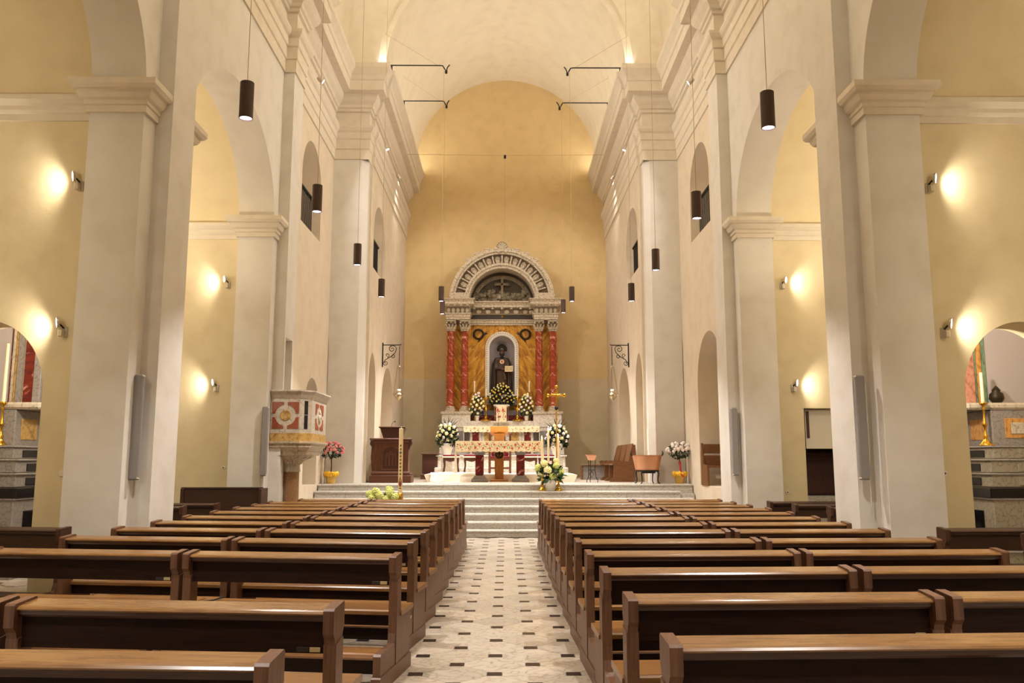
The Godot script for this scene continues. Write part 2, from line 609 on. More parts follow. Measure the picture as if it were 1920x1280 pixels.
func wall_mesh(mb: MB, axis: String, a: float, b: float, u0: float, u1: float, y0: float, y1: float, holes: Array) -> MB:
	# A wall along an axis between the planes a and b; holes: {u0, u1, y0, ys, rise} with an elliptical head
	var cuts := [u0, u1]
	for h in holes:
		var n := 28 if h.rise > 0.0 else 1
		for i in n + 1:
			cuts.append(lerpf(h.u0, h.u1, 0.5 - 0.5 * cos(PI * i / n)))
	cuts.sort()
	var top := func(h: Dictionary, u: float) -> float:
		var t: float = (u - (h.u0 + h.u1) / 2.0) / ((h.u1 - h.u0) / 2.0)
		return h.ys + h.rise * sqrt(maxf(0.0, 1.0 - t * t))
	var na := pt(axis, 0, 0, signf(a - b))
	var nu := pt(axis, 1, 0, 0)
	mb.g += 1
	for i in cuts.size() - 1:
		var p: float = cuts[i]
		var q: float = cuts[i + 1]
		if q - p < 1e-5:
			continue
		var mid := (p + q) / 2.0
		var inside := []
		for h in holes:
			if mid > h.u0 and mid < h.u1:
				inside.append(h)
		inside.sort_custom(func(m, n): return m.y0 < n.y0)
		var lo_p := y0
		var lo_q := y0
		for k in inside.size() + 1:
			var hi_p := y1
			var hi_q := y1
			if k < inside.size():
				hi_p = inside[k].y0
				hi_q = inside[k].y0
			if hi_p - lo_p > 1e-4 or hi_q - lo_q > 1e-4:
				mb.quadn(pt(axis, p, lo_p, a), pt(axis, q, lo_q, a), pt(axis, q, hi_q, a), pt(axis, p, hi_p, a), na)
				mb.quadn(pt(axis, p, lo_p, b), pt(axis, q, lo_q, b), pt(axis, q, hi_q, b), pt(axis, p, hi_p, b), -na)
			if k < inside.size():
				var h = inside[k]
				lo_p = top.call(h, p)
				lo_q = top.call(h, q)
				mb.quadn(pt(axis, p, lo_p, a), pt(axis, q, lo_q, a), pt(axis, q, lo_q, b), pt(axis, p, lo_p, b), Vector3.DOWN, mb.g)
				if h.y0 > y0 + 1e-4:
					mb.quadn(pt(axis, p, h.y0, a), pt(axis, q, h.y0, a), pt(axis, q, h.y0, b), pt(axis, p, h.y0, b), Vector3.UP)
	for h in holes:
		for s in [[h.u0, 1.0], [h.u1, -1.0]]:
			mb.quadn(pt(axis, s[0], h.y0, a), pt(axis, s[0], h.ys, a), pt(axis, s[0], h.ys, b), pt(axis, s[0], h.y0, b), nu * s[1])
	for s in [[u0, -1.0], [u1, 1.0]]:
		mb.quadn(pt(axis, s[0], y0, a), pt(axis, s[0], y1, a), pt(axis, s[0], y1, b), pt(axis, s[0], y0, b), nu * s[1])
	mb.quadn(pt(axis, u0, y1, a), pt(axis, u1, y1, a), pt(axis, u1, y1, b), pt(axis, u0, y1, b), Vector3.UP)
	return mb


func hole(u0: float, u1: float, y0: float, ys: float, rise: float) -> Dictionary:
	return {"u0": minf(u0, u1), "u1": maxf(u0, u1), "y0": y0, "ys": ys, "rise": rise}


func side_name(s: float) -> String:
	return "left" if s < 0 else "right"


func shell() -> void:
	for s in [-1.0, 1.0]:
		var sd := side_name(s)
		# arcade wall of the nave: two tall arches, a gallery window and a low niche
		var holes := [hole(-5.15, -9.45, 0, 5.93, 1.62), hole(-10.8, -15.0, 0, 5.93, 1.62), hole(-16.95, -18.75, 6.5, 7.55, 0.95)]
		holes.append(hole(-17.85, -19.12, PLAT, 2.75, 0.6) if s < 0 else hole(-16.45, -18.55, PLAT, 3.2, 1.05))
		var mb := MB.new()
		wall_mesh(mb, "z", s * W, s * WO, 5.0, -16.0, 0, CORN, holes.slice(0, 2))
		var mb2 := MB.new()
		wall_mesh(mb2, "z", s * W, s * WO, -16.0, -20.0, 0, CORN, holes.slice(2))
		struct("wall_" + sd + "_inner", mb2, mats.plaster_warm, "stretch of the %s nave wall with a gallery window over a low niche" % sd, "wall")
		struct("wall_" + sd, mb, mats.plaster_cream, "cream plastered nave wall with tall arches on the %s side" % sd, "wall")
		# pilasters standing before the wall, full height
		var les := MB.new()
		for p in [[-9.78, -10.48], [-15.3, -16.0], [-4.1, -4.8]]:
			if s < 0 and p[0] == -15.3:
				wall_mesh(les, "z", s * 4.06, s * W, p[1], p[0], 0, 9.0, [hole(-15.38, -15.86, 2.3, 3.8, 0)])
				les.box(V(s * 4.24, 3.05, -15.62), V(0.02, 1.52, 0.5))
			else:
				wall_mesh(les, "z", s * 4.06, s * W, p[1], p[0], 0, 9.0, [])
		struct("wall_" + sd + "_pilaster", les, mats.plaster_cream, "tall flat pilasters on the piers of the %s nave wall" % sd, "wall")
		# pier of the triumphal arch and the presbytery wall beyond it
		var pier := MB.new()
		var prof := PackedVector2Array([V2(s * WO, 20.0), V2(s * 3.56, 20.0), V2(s * 3.42, 20.16), V2(s * 3.42, 20.4), V2(s * WO, 20.4)])
		pier.prism(prof, 0, CORN, Transform3D(Basis(V(1, 0, 0), V(0, 0, -1), V(0, 1, 0)), V(0, 0, 0)))
		struct("wall_" + sd + "_pier", pier, mats.plaster_cream, "pier of the triumphal arch on the %s of the presbytery" % sd, "wall")
		var pw := MB.new()
		wall_mesh(pw, "z", s * WP, s * (WP + 0.9), -20.4, -27.5, 0, CORN, [hole(-20.75, -22.75, 6.38, 7.25, 0.95), hole(-20.45, -21.55, PLAT, 3.35, 0.88), hole(-22.65, -24.9, PLAT, 2.95, 1.2)])
		struct("wall_" + sd + "_presbytery", pw, mats.plaster_warm, "%s wall of the presbytery with a window over two arched niches" % sd, "wall")
		# backs of the niches and the galleries behind the windows
		var nb := MB.new()
		nb.box(V(s * (WP + 0.93), 2.6, -22.6), V(0.06, 3.6, 5.2))
		nb.box(V(s * 5.52, 2.6, -17.95), V(0.08, 3.6, 3.4))
		nb.box(V(s * 5.23, 2.6, -16.3), V(0.66, 3.6, 0.08))
		nb.box(V(s * 5.23, 2.6, -19.6), V(0.66, 3.6, 0.08))
		nb.box(V(s * 5.23, 4.36, -17.95), V(0.66, 0.08, 3.4))
		nb.box(V(s * 5.23, PLAT - 0.05, -17.95), V(0.66, 0.1, 3.4))
		struct("wall_" + sd + "_niche", nb, mats.plaster_yellow, "plastered back of the %s niches" % sd, "wall")
		var gb := MB.new()
		gb.box(V(s * 6.2, 8.0, -20.0), V(0.1, 4.0, 7.6))
		for q in [[4.92, -16.25, -20.2], [4.27, -20.2, -23.7]]:
			for y in [6.3, 9.8]:
				gb.box(V(s * (q[0] + 6.25) / 2.0, y, (q[1] + q[2]) / 2.0), V(6.25 - q[0], 0.1, q[1] - q[2]))
			var ze: float = q[1] - 0.05 if q[0] > 4.5 else q[2] + 0.05
			gb.box(V(s * (q[0] + 6.25) / 2.0, 8.05, ze), V(6.25 - q[0], 3.4, 0.1))
		gb.box(V(s * 5.6, 8.0, -20.2), V(1.4, 4.0, 0.5))
		struct("wall_" + sd + "_gallery", gb, mats.plaster_cream, "gallery room behind the %s upper windows" % sd, "wall")
		# iron railings of the gallery windows
		for wdw in [[-16.95, -18.75, 6.5, W, "nearer"], [-20.75, -22.75, 6.38, WP, "farther"]]:
			var r := thing("railing", "black iron railing in the %s gallery window of the %s wall" % [wdw[4], sd], "railing", V(s * (wdw[3] + 0.2), wdw[2], wdw[0]), 0, "gallery railings")
			var ln: float = wdw[0] - wdw[1]
			part("top_rail", MB.new().box(V(0, 1.0, -ln / 2), V(0.07, 0.05, ln), 0.01), mats.iron, r)
			part("bottom_rail", MB.new().box(V(0, 0.1, -ln / 2), V(0.03, 0.03, ln), 0.005), mats.iron, r)
			var bar := MB.new().tube([V(0, 0, 0), V(0, 1.0, 0)], 0.011, 6).done()
			var n := int(ln / 0.11)
			for i in n:
				part("bar", bar, mats.iron, r, V(0, 0, -(i + 0.5) * ln / n))
	# end walls
	var bw := MB.new().box(V(0, 9.9, -27.65), V(9, 11.4, 0.3)).done()
	struct("wall_back", bw, mats.plaster_ochre, "tall ochre wall behind the high altar, upper part", "wall")
	struct("wall_back_lower", MB.new().box(V(0, 2.1, -27.65), V(9, 4.2, 0.3)), mats.plaster_dado, "duller beige lower part of the wall behind the high altar", "wall")
	struct("wall_front", MB.new().box(V(0, 8, 5.15), V(9.8, 16, 0.3)), mats.plaster_cream, "entrance wall at the near end of the nave", "wall")


func V2(x: float, y: float) -> Vector2:
	return Vector2(x, y)


func entablature() -> void:
	var prof := [V2(0, 8.93), V2(0.03, 8.93), V2(0.03, 9.17), V2(0.055, 9.19), V2(0.055, 9.42), V2(0.08, 9.44), V2(0.08, 9.6), V2(0.12, 9.64), V2(0.15, 9.7), V2(0.15, 9.76), V2(0.02, 9.78),
		V2(0.02, 10.13), V2(0.07, 10.15), V2(0.07, 10.22), V2(0.11, 10.24), V2(0.13, 10.3), V2(0.2, 10.38), V2(0.24, 10.46), V2(0.25, 10.54), V2(0.42, 10.56), V2(0.42, 10.8), V2(0.45, 10.82), V2(0.47, 10.92), V2(0.53, 11.02), V2(0.57, 11.08), V2(0.57, 11.2), V2(0.0, 11.22)]
	for s in [-1.0, 1.0]:
		var path := [V2(s * W, 5.0)]
		for p in [[-4.1, -4.8], [-9.78, -10.48], [-15.3, -16.0]]:
			path += [V2(s * W, p[0]), V2(s * 4.06, p[0]), V2(s * 4.06, p[1]), V2(s * W, p[1])]
		path += [V2(s * W, -20.0), V2(s * 3.42, -20.0), V2(s * 3.42, -20.45), V2(s * WP, -20.45), V2(s * WP, -27.5)]
		struct("trim_1" if s < 0 else "trim_2", MB.new().sweep(path, prof, -s), mats.stucco, "moulded main cornice along the %s nave wall" % side_name(s), "cornice")


func arch_ring(mb: MB, r0: float, r1: float, cy: float, z0: float, z1: float, y_low: float, n := 40) -> void:
	# half ring in the xy plane from z0 (near) to z1 (far), with legs down to y_low
	var inner := []
	var outer := []
	inner.append(V2(-r0, y_low))
	outer.append(V2(-r1, y_low))
	for i in n + 1:
		var a := PI - PI * i / n
		inner.append(V2(cos(a) * r0, cy + sin(a) * r0))
		outer.append(V2(cos(a) * r1, cy + sin(a) * r1))
	inner.append(V2(r0, y_low))
	outer.append(V2(r1, y_low))
	mb.g += 2
	for i in inner.size() - 1:
		var a: Vector2 = inner[i]
		var b: Vector2 = inner[i + 1]
		var c: Vector2 = outer[i + 1]
		var d: Vector2 = outer[i]
		var m := V2(0, cy) - (a + b) / 2.0
		mb.quadn(V(a.x, a.y, z0), V(b.x, b.y, z0), V(b.x, b.y, z1), V(a.x, a.y, z1), V(m.x, m.y, 0), mb.g - 1)
		mb.quadn(V(d.x, d.y, z0), V(c.x, c.y, z0), V(c.x, c.y, z1), V(d.x, d.y, z1), V(-m.x, -m.y, 0), mb.g)
		mb.quadn(V(a.x, a.y, z0), V(b.x, b.y, z0), V(c.x, c.y, z0), V(d.x, d.y, z0), V(0, 0, 1))
		mb.quadn(V(a.x, a.y, z1), V(b.x, b.y, z1), V(c.x, c.y, z1), V(d.x, d.y, z1), V(0, 0, -1))


func vaults() -> void:
	var nv := MB.new()
	arch_ring(nv, 4.02, 4.3, 11.5, 5.0, -20.0, 11.2)
	struct("ceiling", nv, mats.plaster_vault, "pale barrel vault over the nave", "vault")
	var ta := MB.new()
	arch_ring(ta, 3.2, 4.3, 11.5, -20.0, -20.22, 11.2)
	struct("wall_arch", ta, mats.plaster_vault, "face of the triumphal arch over the presbytery opening", "wall")
	var pv := MB.new()
	arch_ring(pv, 3.05, 4.3, 11.5, -20.22, -27.6, 11.2)
	struct("ceiling_001", pv, mats.plaster_vault, "warmly lit barrel vault over the presbytery", "vault")


func floor_tiles() -> void:
	var base := struct("floor", MB.new().box(V(0, -0.112, -11.5), V(18, 0.2, 33.4)), mats.joint, "floor of white marble octagons with small dark square insets", "floor")
	var p := 0.58
	var cx := -0.08
	var z0 := -6.43
	var q := 0.052   # half side of the dark inset
	var gap := 0.004
	var h := p / 2.0
	# white octagon: a square standing on its corner, its corners cut off by the insets
	var oct := PackedVector2Array()
	var e := q + gap
	for k in 4:
		var d: Vector2 = [V2(1, 0), V2(0, 1), V2(-1, 0), V2(0, -1)][k]
		var n := V2(-d.y, d.x)
		var r := h - e
		var half := e - gap * 0.7
		oct.append(d * r - n * half)
		oct.append(d * r + n * half)
	var white := slab(oct, 0.016, 0.003)
	var dark := slab(PackedVector2Array([V2(q, -q), V2(q, q), V2(-q, q), V2(-q, -q)]), 0.016, 0.002)
	var rest := [MB.new(), MB.new(), MB.new(), MB.new()]
	var rest_dark := MB.new()
	for i in range(-28, 29):
		for j in range(-20, 30):
			for half in 2:
				var x := cx + (i + half * 0.5) * p
				var z := z0 - (j + half * 0.5) * p
				if absf(x) > 8.0 or z > -1.6 or z < -17.3:
					continue
				if absf(x) > 4.1 and (fposmod(-z - 9.45, 5.55) < 1.4 or absf(x) < 4.95 and fposmod(-z - 9.45, 5.55) < 1.6):
					continue
				var aisle := x > -0.95 and x < 0.8 and z < -4.2
				var v := int(absf(sin(i * 12.9898 + j * 78.233 + half * 37.7) * 43758.5)) % 4
				if aisle:
					part("dark_tile", dark, mats.dark_tile, base, V(x, -0.012, z))
				else:
					rest_dark.put(dark, T(V(x, -0.012, z)))
				# the octagon sits half a period to the side
				var xo := x + h
				if xo > -0.95 and xo < 0.8 and z < -4.2:
					part("white_tile", white, mats["floor_marble_%d" % v], base, V(xo, -0.012, z))
				else:
					rest[v].put(white, T(V(xo, -0.012, z)))
	for v in 4:
		stuff(part("white_tiles", rest[v], mats["floor_marble_%d" % v], base))
	stuff(part("dark_tiles", rest_dark, mats.dark_tile, base))


func slab(poly: PackedVector2Array, t: float, bev: float) -> ArrayMesh:
	# a flat stone lying in the xz plane with a small bevel, its foot at y = 0
	var mb := MB.new()
	var top := PackedVector2Array()
	for v in poly:
		top.append(v - v.normalized() * bev)
	var n := poly.size()
	for i in range(1, n - 1):
		mb.quadn(V(top[0].x, t, top[0].y), V(top[i].x, t, top[i].y), V(top[i + 1].x, t, top[i + 1].y), V(top[0].x, t, top[0].y), Vector3.UP)
	for i in n:
		var a := poly[i]
		var b := poly[(i + 1) % n]
		var c := top[(i + 1) % n]
		var d := top[i]
		var out := V(a.x + b.x, 0.4, a.y + b.y)
		mb.quadn(V(a.x, t - bev, a.y), V(b.x, t - bev, b.y), V(c.x, t, c.y), V(d.x, t, d.y), out)
		mb.quadn(V(a.x, 0, a.y), V(b.x, 0, b.y), V(b.x, t - bev, b.y), V(a.x, t - bev, a.y), out)
	return mb.done()


func steps() -> void:
	var o := thing("altar_steps", "seven white marble steps rising to the presbytery", "steps", V(0, 0, 0))
	o.set_meta("kind", "structure")
	var zf := [-17.5, -17.75, -18.05, -18.35, -18.65, -18.95, -19.3]
	for k in 7:
		var y1 := 0.146 * (k + 1)
		var back := -20.4 if k < 6 else -27.5
		# the upper two steps run the whole width of the nave; the lower ones are a little narrower to the right
		var wl := -4.24
		var wr := 4.24 - (0.35 if k == 5 else (0.12 if k == 4 else 0.0))
		var f: float = zf[k]
		var prof := PackedVector2Array([V2(-f - 0.0, y1 - 0.2 if k > 0 else 0.0), V2(-f, y1 - 0.05), V2(-f - 0.02, y1 - 0.045), V2(-f - 0.035, y1 - 0.03), V2(-f - 0.035, y1 - 0.015), V2(-f - 0.02, y1), V2(-back, y1), V2(-back, y1 - 0.2 if k > 0 else 0.0)])
		# local x of the profile is depth, so turn it about
		var x := Transform3D(Basis(V(0, 0, -1), V(0, 1, 0), V(1, 0, 0)), V(0, 0, 0))
		if k < 6:
			part("step", MB.new().prism(prof, wl, wr, x), mats.step_marble, o)
		else:
			part("step", MB.new().prism(PackedVector2Array([prof[0], prof[1], prof[2], prof[3], prof[4], prof[5], V2(20.4, y1), V2(20.4, y1 - 0.2)]), wl, wr, x), mats.step_marble, o)
	part("core", MB.new().box(V(0, 0.41, -19.7), V(8.48, 0.82, 1.2)), mats.step_marble, o)
	var pf := struct("floor_presbytery", MB.new().box(V(0, PLAT - 0.15, -23.95), V(8.4, 0.3, 7.1)), mats.white_marble, "white marble floor of the presbytery", "floor")
	pf.position.y = 0.0


func chapel_vault(mb: MB, s: float, x0: float, x1: float, z0: float, z1: float, ys: float, rise: float) -> void:
	var n := 28
	mb.g += 2
	var prev: Vector2
	for i in n + 1:
		var a := PI * i / n
		var c := V2((z0 + z1) / 2.0 + cos(a) * (z0 - z1) / 2.0, ys + sin(a) * rise)
		if i > 0:
			var m := V2((z0 + z1) / 2.0, ys) - (c + prev) / 2.0
			mb.quadn(V(s * x0, prev.y, prev.x), V(s * x1, prev.y, prev.x), V(s * x1, c.y, c.x), V(s * x0, c.y, c.x), V(0, m.y, m.x), mb.g - 1)
			var up := V2((z0 + z1) / 2.0, ys)
			var po := up + (prev - up) * 1.06
			var co := up + (c - up) * 1.06
			mb.quadn(V(s * x0, po.y, po.x), V(s * x1, po.y, po.x), V(s * x1, co.y, co.x), V(s * x0, co.y, co.x), V(0, -m.y, -m.x), mb.g)
		prev = c


func chapels() -> void:
	var mould := [V2(0, 5.66), V2(0.03, 5.66), V2(0.03, 5.74), V2(0.05, 5.75), V2(0.07, 5.78), V2(0.07, 5.83), V2(0.10, 5.85), V2(0.14, 5.89), V2(0.14, 5.95), V2(0, 5.97)]
	var cap := [V2(0, 5.60), V2(0.035, 5.60), V2(0.035, 5.68), V2(0.055, 5.69), V2(0.055, 5.74), V2(0.09, 5.76), V2(0.12, 5.81), V2(0.12, 5.84), V2(0.16, 5.85), V2(0.19, 5.89), V2(0.19, 5.96), V2(0, 5.98)]
	var xo := 7.9
	for s in [-1.0, 1.0]:
		var sd := side_name(s)
		# walls across the aisle, with a passage through each
		for cw in [[-9.85, -10.4, 0], [-15.4, -15.9, 1], [-4.75, -4.2, 2]]:
			var holes := []
			if cw[2] == 0:
				holes = [hole(s * 5.42, s * 6.86, 0, 2.35, 0.84)]
			elif cw[2] == 1 and s > 0:
				holes = [hole(5.47, 6.7, 0, 2.5, 0.0)]
			var mb := MB.new()
			wall_mesh(mb, "x", cw[0], cw[1], minf(s * WO, s * xo), maxf(s * WO, s * xo), 0, 8.6, holes)
			struct("wall_" + sd + "_cross", mb, mats.plaster_yellow, "yellow cross wall of the %s aisle, %s" % [sd, ["at the nearer pier", "at the farther pier", "beside the camera"][cw[2]]], "wall")
			if cw[2] < 2:
				struct("trim_%d" % (3 + cw[2] + (2 if s > 0 else 0)), MB.new().sweep([V2(s * (WO + 0.1), cw[0]), V2(s * xo, cw[0])], mould, s), mats.stucco, "moulding at the foot of the %s chapel vault, %s" % [sd, ["nearer", "farther"][cw[2]]], "moulding")
		var ow := MB.new()
		wall_mesh(ow, "z", s * xo, s * (xo + 0.3), -4.2, -20.0, 0, 8.8, [])
		struct("wall_" + sd + "_outer", ow, mats.plaster_yellow, "outer wall of the %s aisle" % sd, "wall")
		struct("wall_" + sd + "_aisle_end", MB.new().box(V(s * 6.4, 2.5, -20.15), V(3.0, 5.0, 0.25)), mats.plaster_yellow, "end wall of the %s aisle beside the presbytery" % sd, "wall")
		var cv := MB.new()
		chapel_vault(cv, s, WO - 0.02, xo + 0.1, -4.75, -9.85, 5.97, 2.05)
		chapel_vault(cv, s, WO - 0.02, xo + 0.1, -10.4, -15.4, 5.97, 2.0)
		chapel_vault(cv, s, WO - 0.02, xo + 0.1, -15.9, -20.0, 4.2, 0.3)
		struct("ceiling_%s_aisle" % sd, cv, mats.plaster_yellow, "small barrel vaults over the %s chapels" % sd, "vault")
		# capitals of the arch piers: on the near face with its returns, and on the far face
		for cz in [[-9.45, 1.0, 0], [-10.8, -1.0, 1], [-15.0, 1.0, 2]]:
			var n: float = cz[1]
			var z: float = cz[0]
			var path := [V2(s * WO, z - n * 0.4), V2(s * WO, z), V2(s * W, z), V2(s * W, z - n * 0.33)]
			struct("trim_%d" % (7 + cz[2] + (3 if s > 0 else 0)), MB.new().sweep(path, cap, -s * n), mats.stucco, "moulded capital of the %s arch pier, %s" % [sd, ["near face of the nearer pier", "far face of the nearer pier", "near face of the farther pier"][cz[2]]], "capital")
	struct("floor_chapel", MB.new().box(V(0, -0.02, 0.5), V(15.8, 0.03, 4.0)), mats.white_marble, "plain marble floor at the near end", "floor")


func cove_lights() -> void:
	# strips of light lying on top of the main cornice, shining up into the vaults
	pass


func cove(s: float, x: float, z: float, length: float, energy: float, label: String) -> void:
	var o := thing("cove_light", label, "light strip", V(s * x, CORN + 0.03, z))
	part("housing", MB.new().box(V(0, 0.02, 0), V(0.1, 0.05, length), 0.005), mats.steel, o)
	part("lens", MB.new().box(V(0, 0.05, 0), V(0.07, 0.012, length - 0.04)), mats.led_strip, o)
	var l := area(o, V(0, 0.075, 0), V(-s * 0.4, 1, 0), length, 0.07, energy, NAVE_LIGHT)
	var d := V(-s * 0.4, 1, 0).normalized()
	l.basis = Basis.looking_at(d, Vector3.RIGHT)
	l.basis = Basis(V(0, 0, -1), (-d).cross(V(0, 0, -1)), -d)


# ---------------------------------------------------------------- pews
func pew_meshes(length: float) -> Dictionary:
	var d := {}
	var side := Transform3D(Basis(V(0, 0, 1), V(0, 1, 0), V(-1, 0, 0)), Vector3.ZERO)   # profile x becomes z
	var panel := PackedVector2Array([V2(.37, .1), V2(.37, .235), V2(.355, .25), V2(.11, .25), V2(.06, .235), V2(.025, .255), V2(.0, .32), V2(-.01, .40), V2(-.01, .69), V2(.0, .72), V2(.022, .745), V2(.022, .848), V2(.012, .858), V2(-.14, .872), V2(-.15, .862), V2(-.15, .76), V2(-.125, .72), V2(-.125, .50), V2(-.15, .45), V2(-.43, .425), V2(-.43, .38), V2(-.41, .34), V2(-.41, .1)])
	d.panel = MB.new().prism(panel, -0.026, 0.026, side).prism(PackedVector2Array([V2(-.004, .105), V2(-.004, .30), V2(-.012, .40), V2(-.012, .69), V2(-.122, .71), V2(-.122, .105)]), -0.031, 0.031, side).done()
	d.skirt = MB.new().prism(PackedVector2Array([V2(.39, .0), V2(.39, .095), V2(.38, .105), V2(-.42, .105), V2(-.43, .095), V2(-.43, .0)]), -0.034, 0.034, side).done()
	var hl := length / 2.0
	var rail := PackedVector2Array([V2(-.004, .822), V2(.004, .826), V2(.006, .832), V2(-.002, .841), V2(-.018, .846), V2(-.142, .860), V2(-.148, .852), V2(-.148, .826)])
	d.nosing = MB.new().prism(PackedVector2Array([V2(-.004, .822), V2(-.004, .806), V2(-.012, .795), V2(-.06, .795), V2(-.06, .8235)]), -hl + .054, hl - .054, side).done()  # strip that carries the painted shade below the rail top
	d.rail = MB.new().prism(rail, -hl + .054, hl - .054, side).done()
	d.back = MB.new().prism(PackedVector2Array([V2(-.042, .645), V2(-.042, .80), V2(-.068, .80), V2(-.068, .645)]), -hl + .054, hl - .054, side).done()
	var seat := PackedVector2Array([V2(-.10, .425), V2(-.10, .45), V2(-.12, .458), V2(-.42, .466), V2(-.445, .46), V2(-.455, .448), V2(-.45, .432), V2(-.43, .425)])
	d.seat = MB.new().prism(seat, -hl - .012, hl + .012, side).done()
	d.apron = MB.new().box(V(0, .385, -.14), V(length - .11, .08, .022), .003).done()
	d.kneeler = MB.new().prism(PackedVector2Array([V2(.335, .205), V2(.345, .22), V2(.335, .24), V2(.31, .246), V2(.12, .246), V2(.11, .24), V2(.11, .21)]), -hl + .054, hl - .054, side).done()
	d.board = MB.new().box(V(0, .155, .285), V(length - .11, .1, .022), .003).done()
	d.plate = MB.new().box(V(0, 0, 0), V(.052, .022, .004), .001).done()
	return d


var pew_cache := {}


func pew(label: String, x0: float, z0: float, x1: float, z1: float, group: String, dark := false, plates := 0) -> void:
	# from the end (x0, z0) to the end (x1, z1) of its rear edge, facing the altar
	var a := V2(x0, z0)
	var b := V2(x1, z1)
	if b.x < a.x:
		var t := a
		a = b
		b = t
	var length := snappedf(a.distance_to(b), 0.01)
	if not pew_cache.has(length):
		pew_cache[length] = pew_meshes(length)
	var m: Dictionary = pew_cache[length]
	var c := (a + b) / 2.0
	var o := thing("pew", label, "pew", V(c.x, 0.005, c.y), atan2(a.y - b.y, b.x - a.x), group)
	var e: Material = mats.dark_pew_end if dark else mats.pew_end
	for s in [-1.0, 1.0]:
		part("end_panel", m.panel, e, o, V(s * (length / 2.0 - 0.03), 0, 0))
		part("skirt", m.skirt, e, o, V(s * (length / 2.0 - 0.03), 0, 0))
	part("top_rail", m.rail, mats.dark_pew if dark else mats.pew_top, o)
	part("rail_edge_shade", m.nosing, mats.dark_pew if dark else mats.pew_edge_shade, o)
	part("back_panel", m.back, mats.dark_pew if dark else mats.pew_back, o)
	part("seat", m.seat, mats.dark_pew if dark else mats.pew_seat, o)
	part("apron", m.apron, mats.pew_back, o)
	part("kneeler", m.kneeler, mats.dark_pew if dark else mats.pew_seat, o)
	part("kneeler_board", m.board, mats.pew_back, o)
	if plates > 0:
		part("name_plate", m.plate, mats.plate_brass, o, V(length / 2.0 - 0.11, .662, -.039))
		if plates > 1:
			var p := part("dark_plate", m.plate, mats.plate_dark, o, V(length / 2.0 - 0.17, .662, -.039))
			p.scale = V(1.1, 1, 1)


func pews() -> void:
	var right := [-3.3, -4.36, -5.43, -6.45, -7.43, -8.43, -9.38, -10.3, -11.22, -12.16, -13.1, -14.02, -14.93]
	var left := [-3.02, -4.08, -6.26, -7.35, -8.38, -9.36, -10.31, -11.3, -12.27, -13.18, -14.08, -15.0]
	var n := right.size()
	for i in n:
		var z: float = right[i]
		var x0 := 0.61 - 0.002 * i
		var k := 0.035
		var name_row: String = "front row" if i == n - 1 else ("nearest of all rows" if i == 0 else ORD[n - 1 - i] + " row from altar steps")
		pew("brown pew right beside the aisle, on its right, %s" % name_row, x0, z, x0 + 1.63, z - 1.63 * k, "pews right of the aisle", false, 1 if i in [1, 2] else 0)
		if i > 0:
			pew("brown pew on the far right, away from the aisle, %s" % name_row, x0 + 1.665, z - 1.665 * k, x0 + 3.24, z - 3.24 * k, "pews right of the aisle", false)
	n = left.size()
	for i in n:
		var z: float = left[i]
		var x0 := -0.80 + 0.007 * i
		var k: float = [0.06, 0.10, 0.14, 0.15, 0.14, 0.13, 0.12, 0.11, 0.10, 0.09, 0.08, 0.07][i]
		var name_row: String = "front row" if i == n - 1 else ("nearest of all rows" if i == 0 else ORD[n - 1 - i] + " row from altar steps")
		pew("brown pew right beside the aisle, on its left, %s" % name_row, x0, z, x0 - 1.63, z - 1.63 * k, "pews left of the aisle", false, 2 if i in [1, 2, 3] else 0)
		if i > 0:
			pew("brown pew on the far left, away from the aisle, %s" % name_row, x0 - 1.665, z - 1.665 * k, x0 - (3.27 if i < n - 1 else 2.98), z - 3.27 * k, "pews left of the aisle", false, 2 if i == 2 else 0)
	# darker pews in the side chapels
	var g := "dark pews in the side chapels"
	pew("dark pew in the left chapel by the nearer pier, farther of two", -4.5, -8.75, -6.3, -9.05, g, true)
	pew("dark pew in the left chapel by the nearer pier, nearer of two", -4.85, -7.75, -6.5, -7.95, g, true)
	pew("dark pew in the right chapel by the nearer pier, farther of two", 4.42, -8.62, 6.2, -8.7, g, true)
	pew("dark pew in the right chapel by the nearer pier, nearer of two", 4.82, -7.85, 6.5, -7.95, g, true)
	var rs := [[4.42, -14.28, "farthest of four"], [4.55, -13.42, "second farthest of four"], [4.78, -12.56, "second nearest of four"], [5.0, -11.7, "nearest of four"]]
	for r in rs:
		pew("dark pew behind the right pier in the farther chapel, %s" % r[2], r[0], r[1], r[0] + 1.45, r[1] - 0.05, g, true)
	var ls := [[-4.62, -13.75, "farthest of three"], [-4.84, -12.88, "middle one of three"], [-5.08, -12.0, "nearest of three"]]
	for r in ls:
		pew("dark pew behind the left pier in the farther chapel, %s" % r[2], r[0], r[1], r[0] - 1.4, r[1] - 0.05, g, true)
	# the tall bench with a solid back against the farther pier
	var o := thing("high_back_bench", "long dark wooden bench with a tall plain back below the left cross wall", "bench", V(-4.82, 0, -14.55))
	part("back_board", MB.new().box(V(0, 0.6, 0), V(1.28, 0.96, 0.04), 0.006), mats.dark_pew, o)
	for s in [-1.0, 1.0]:
		part("side_panel", MB.new().box(V(s * 0.66, 0.54, -0.12), V(0.05, 1.08, 0.4), 0.008), mats.dark_pew_end, o)
	part("cap_rail", MB.new().box(V(0, 1.085, 0.0), V(1.38, 0.03, 0.08), 0.006), mats.dark_pew, o)
	part("seat", MB.new().box(V(0, 0.44, -0.25), V(1.28, 0.04, 0.42), 0.006), mats.dark_pew, o)


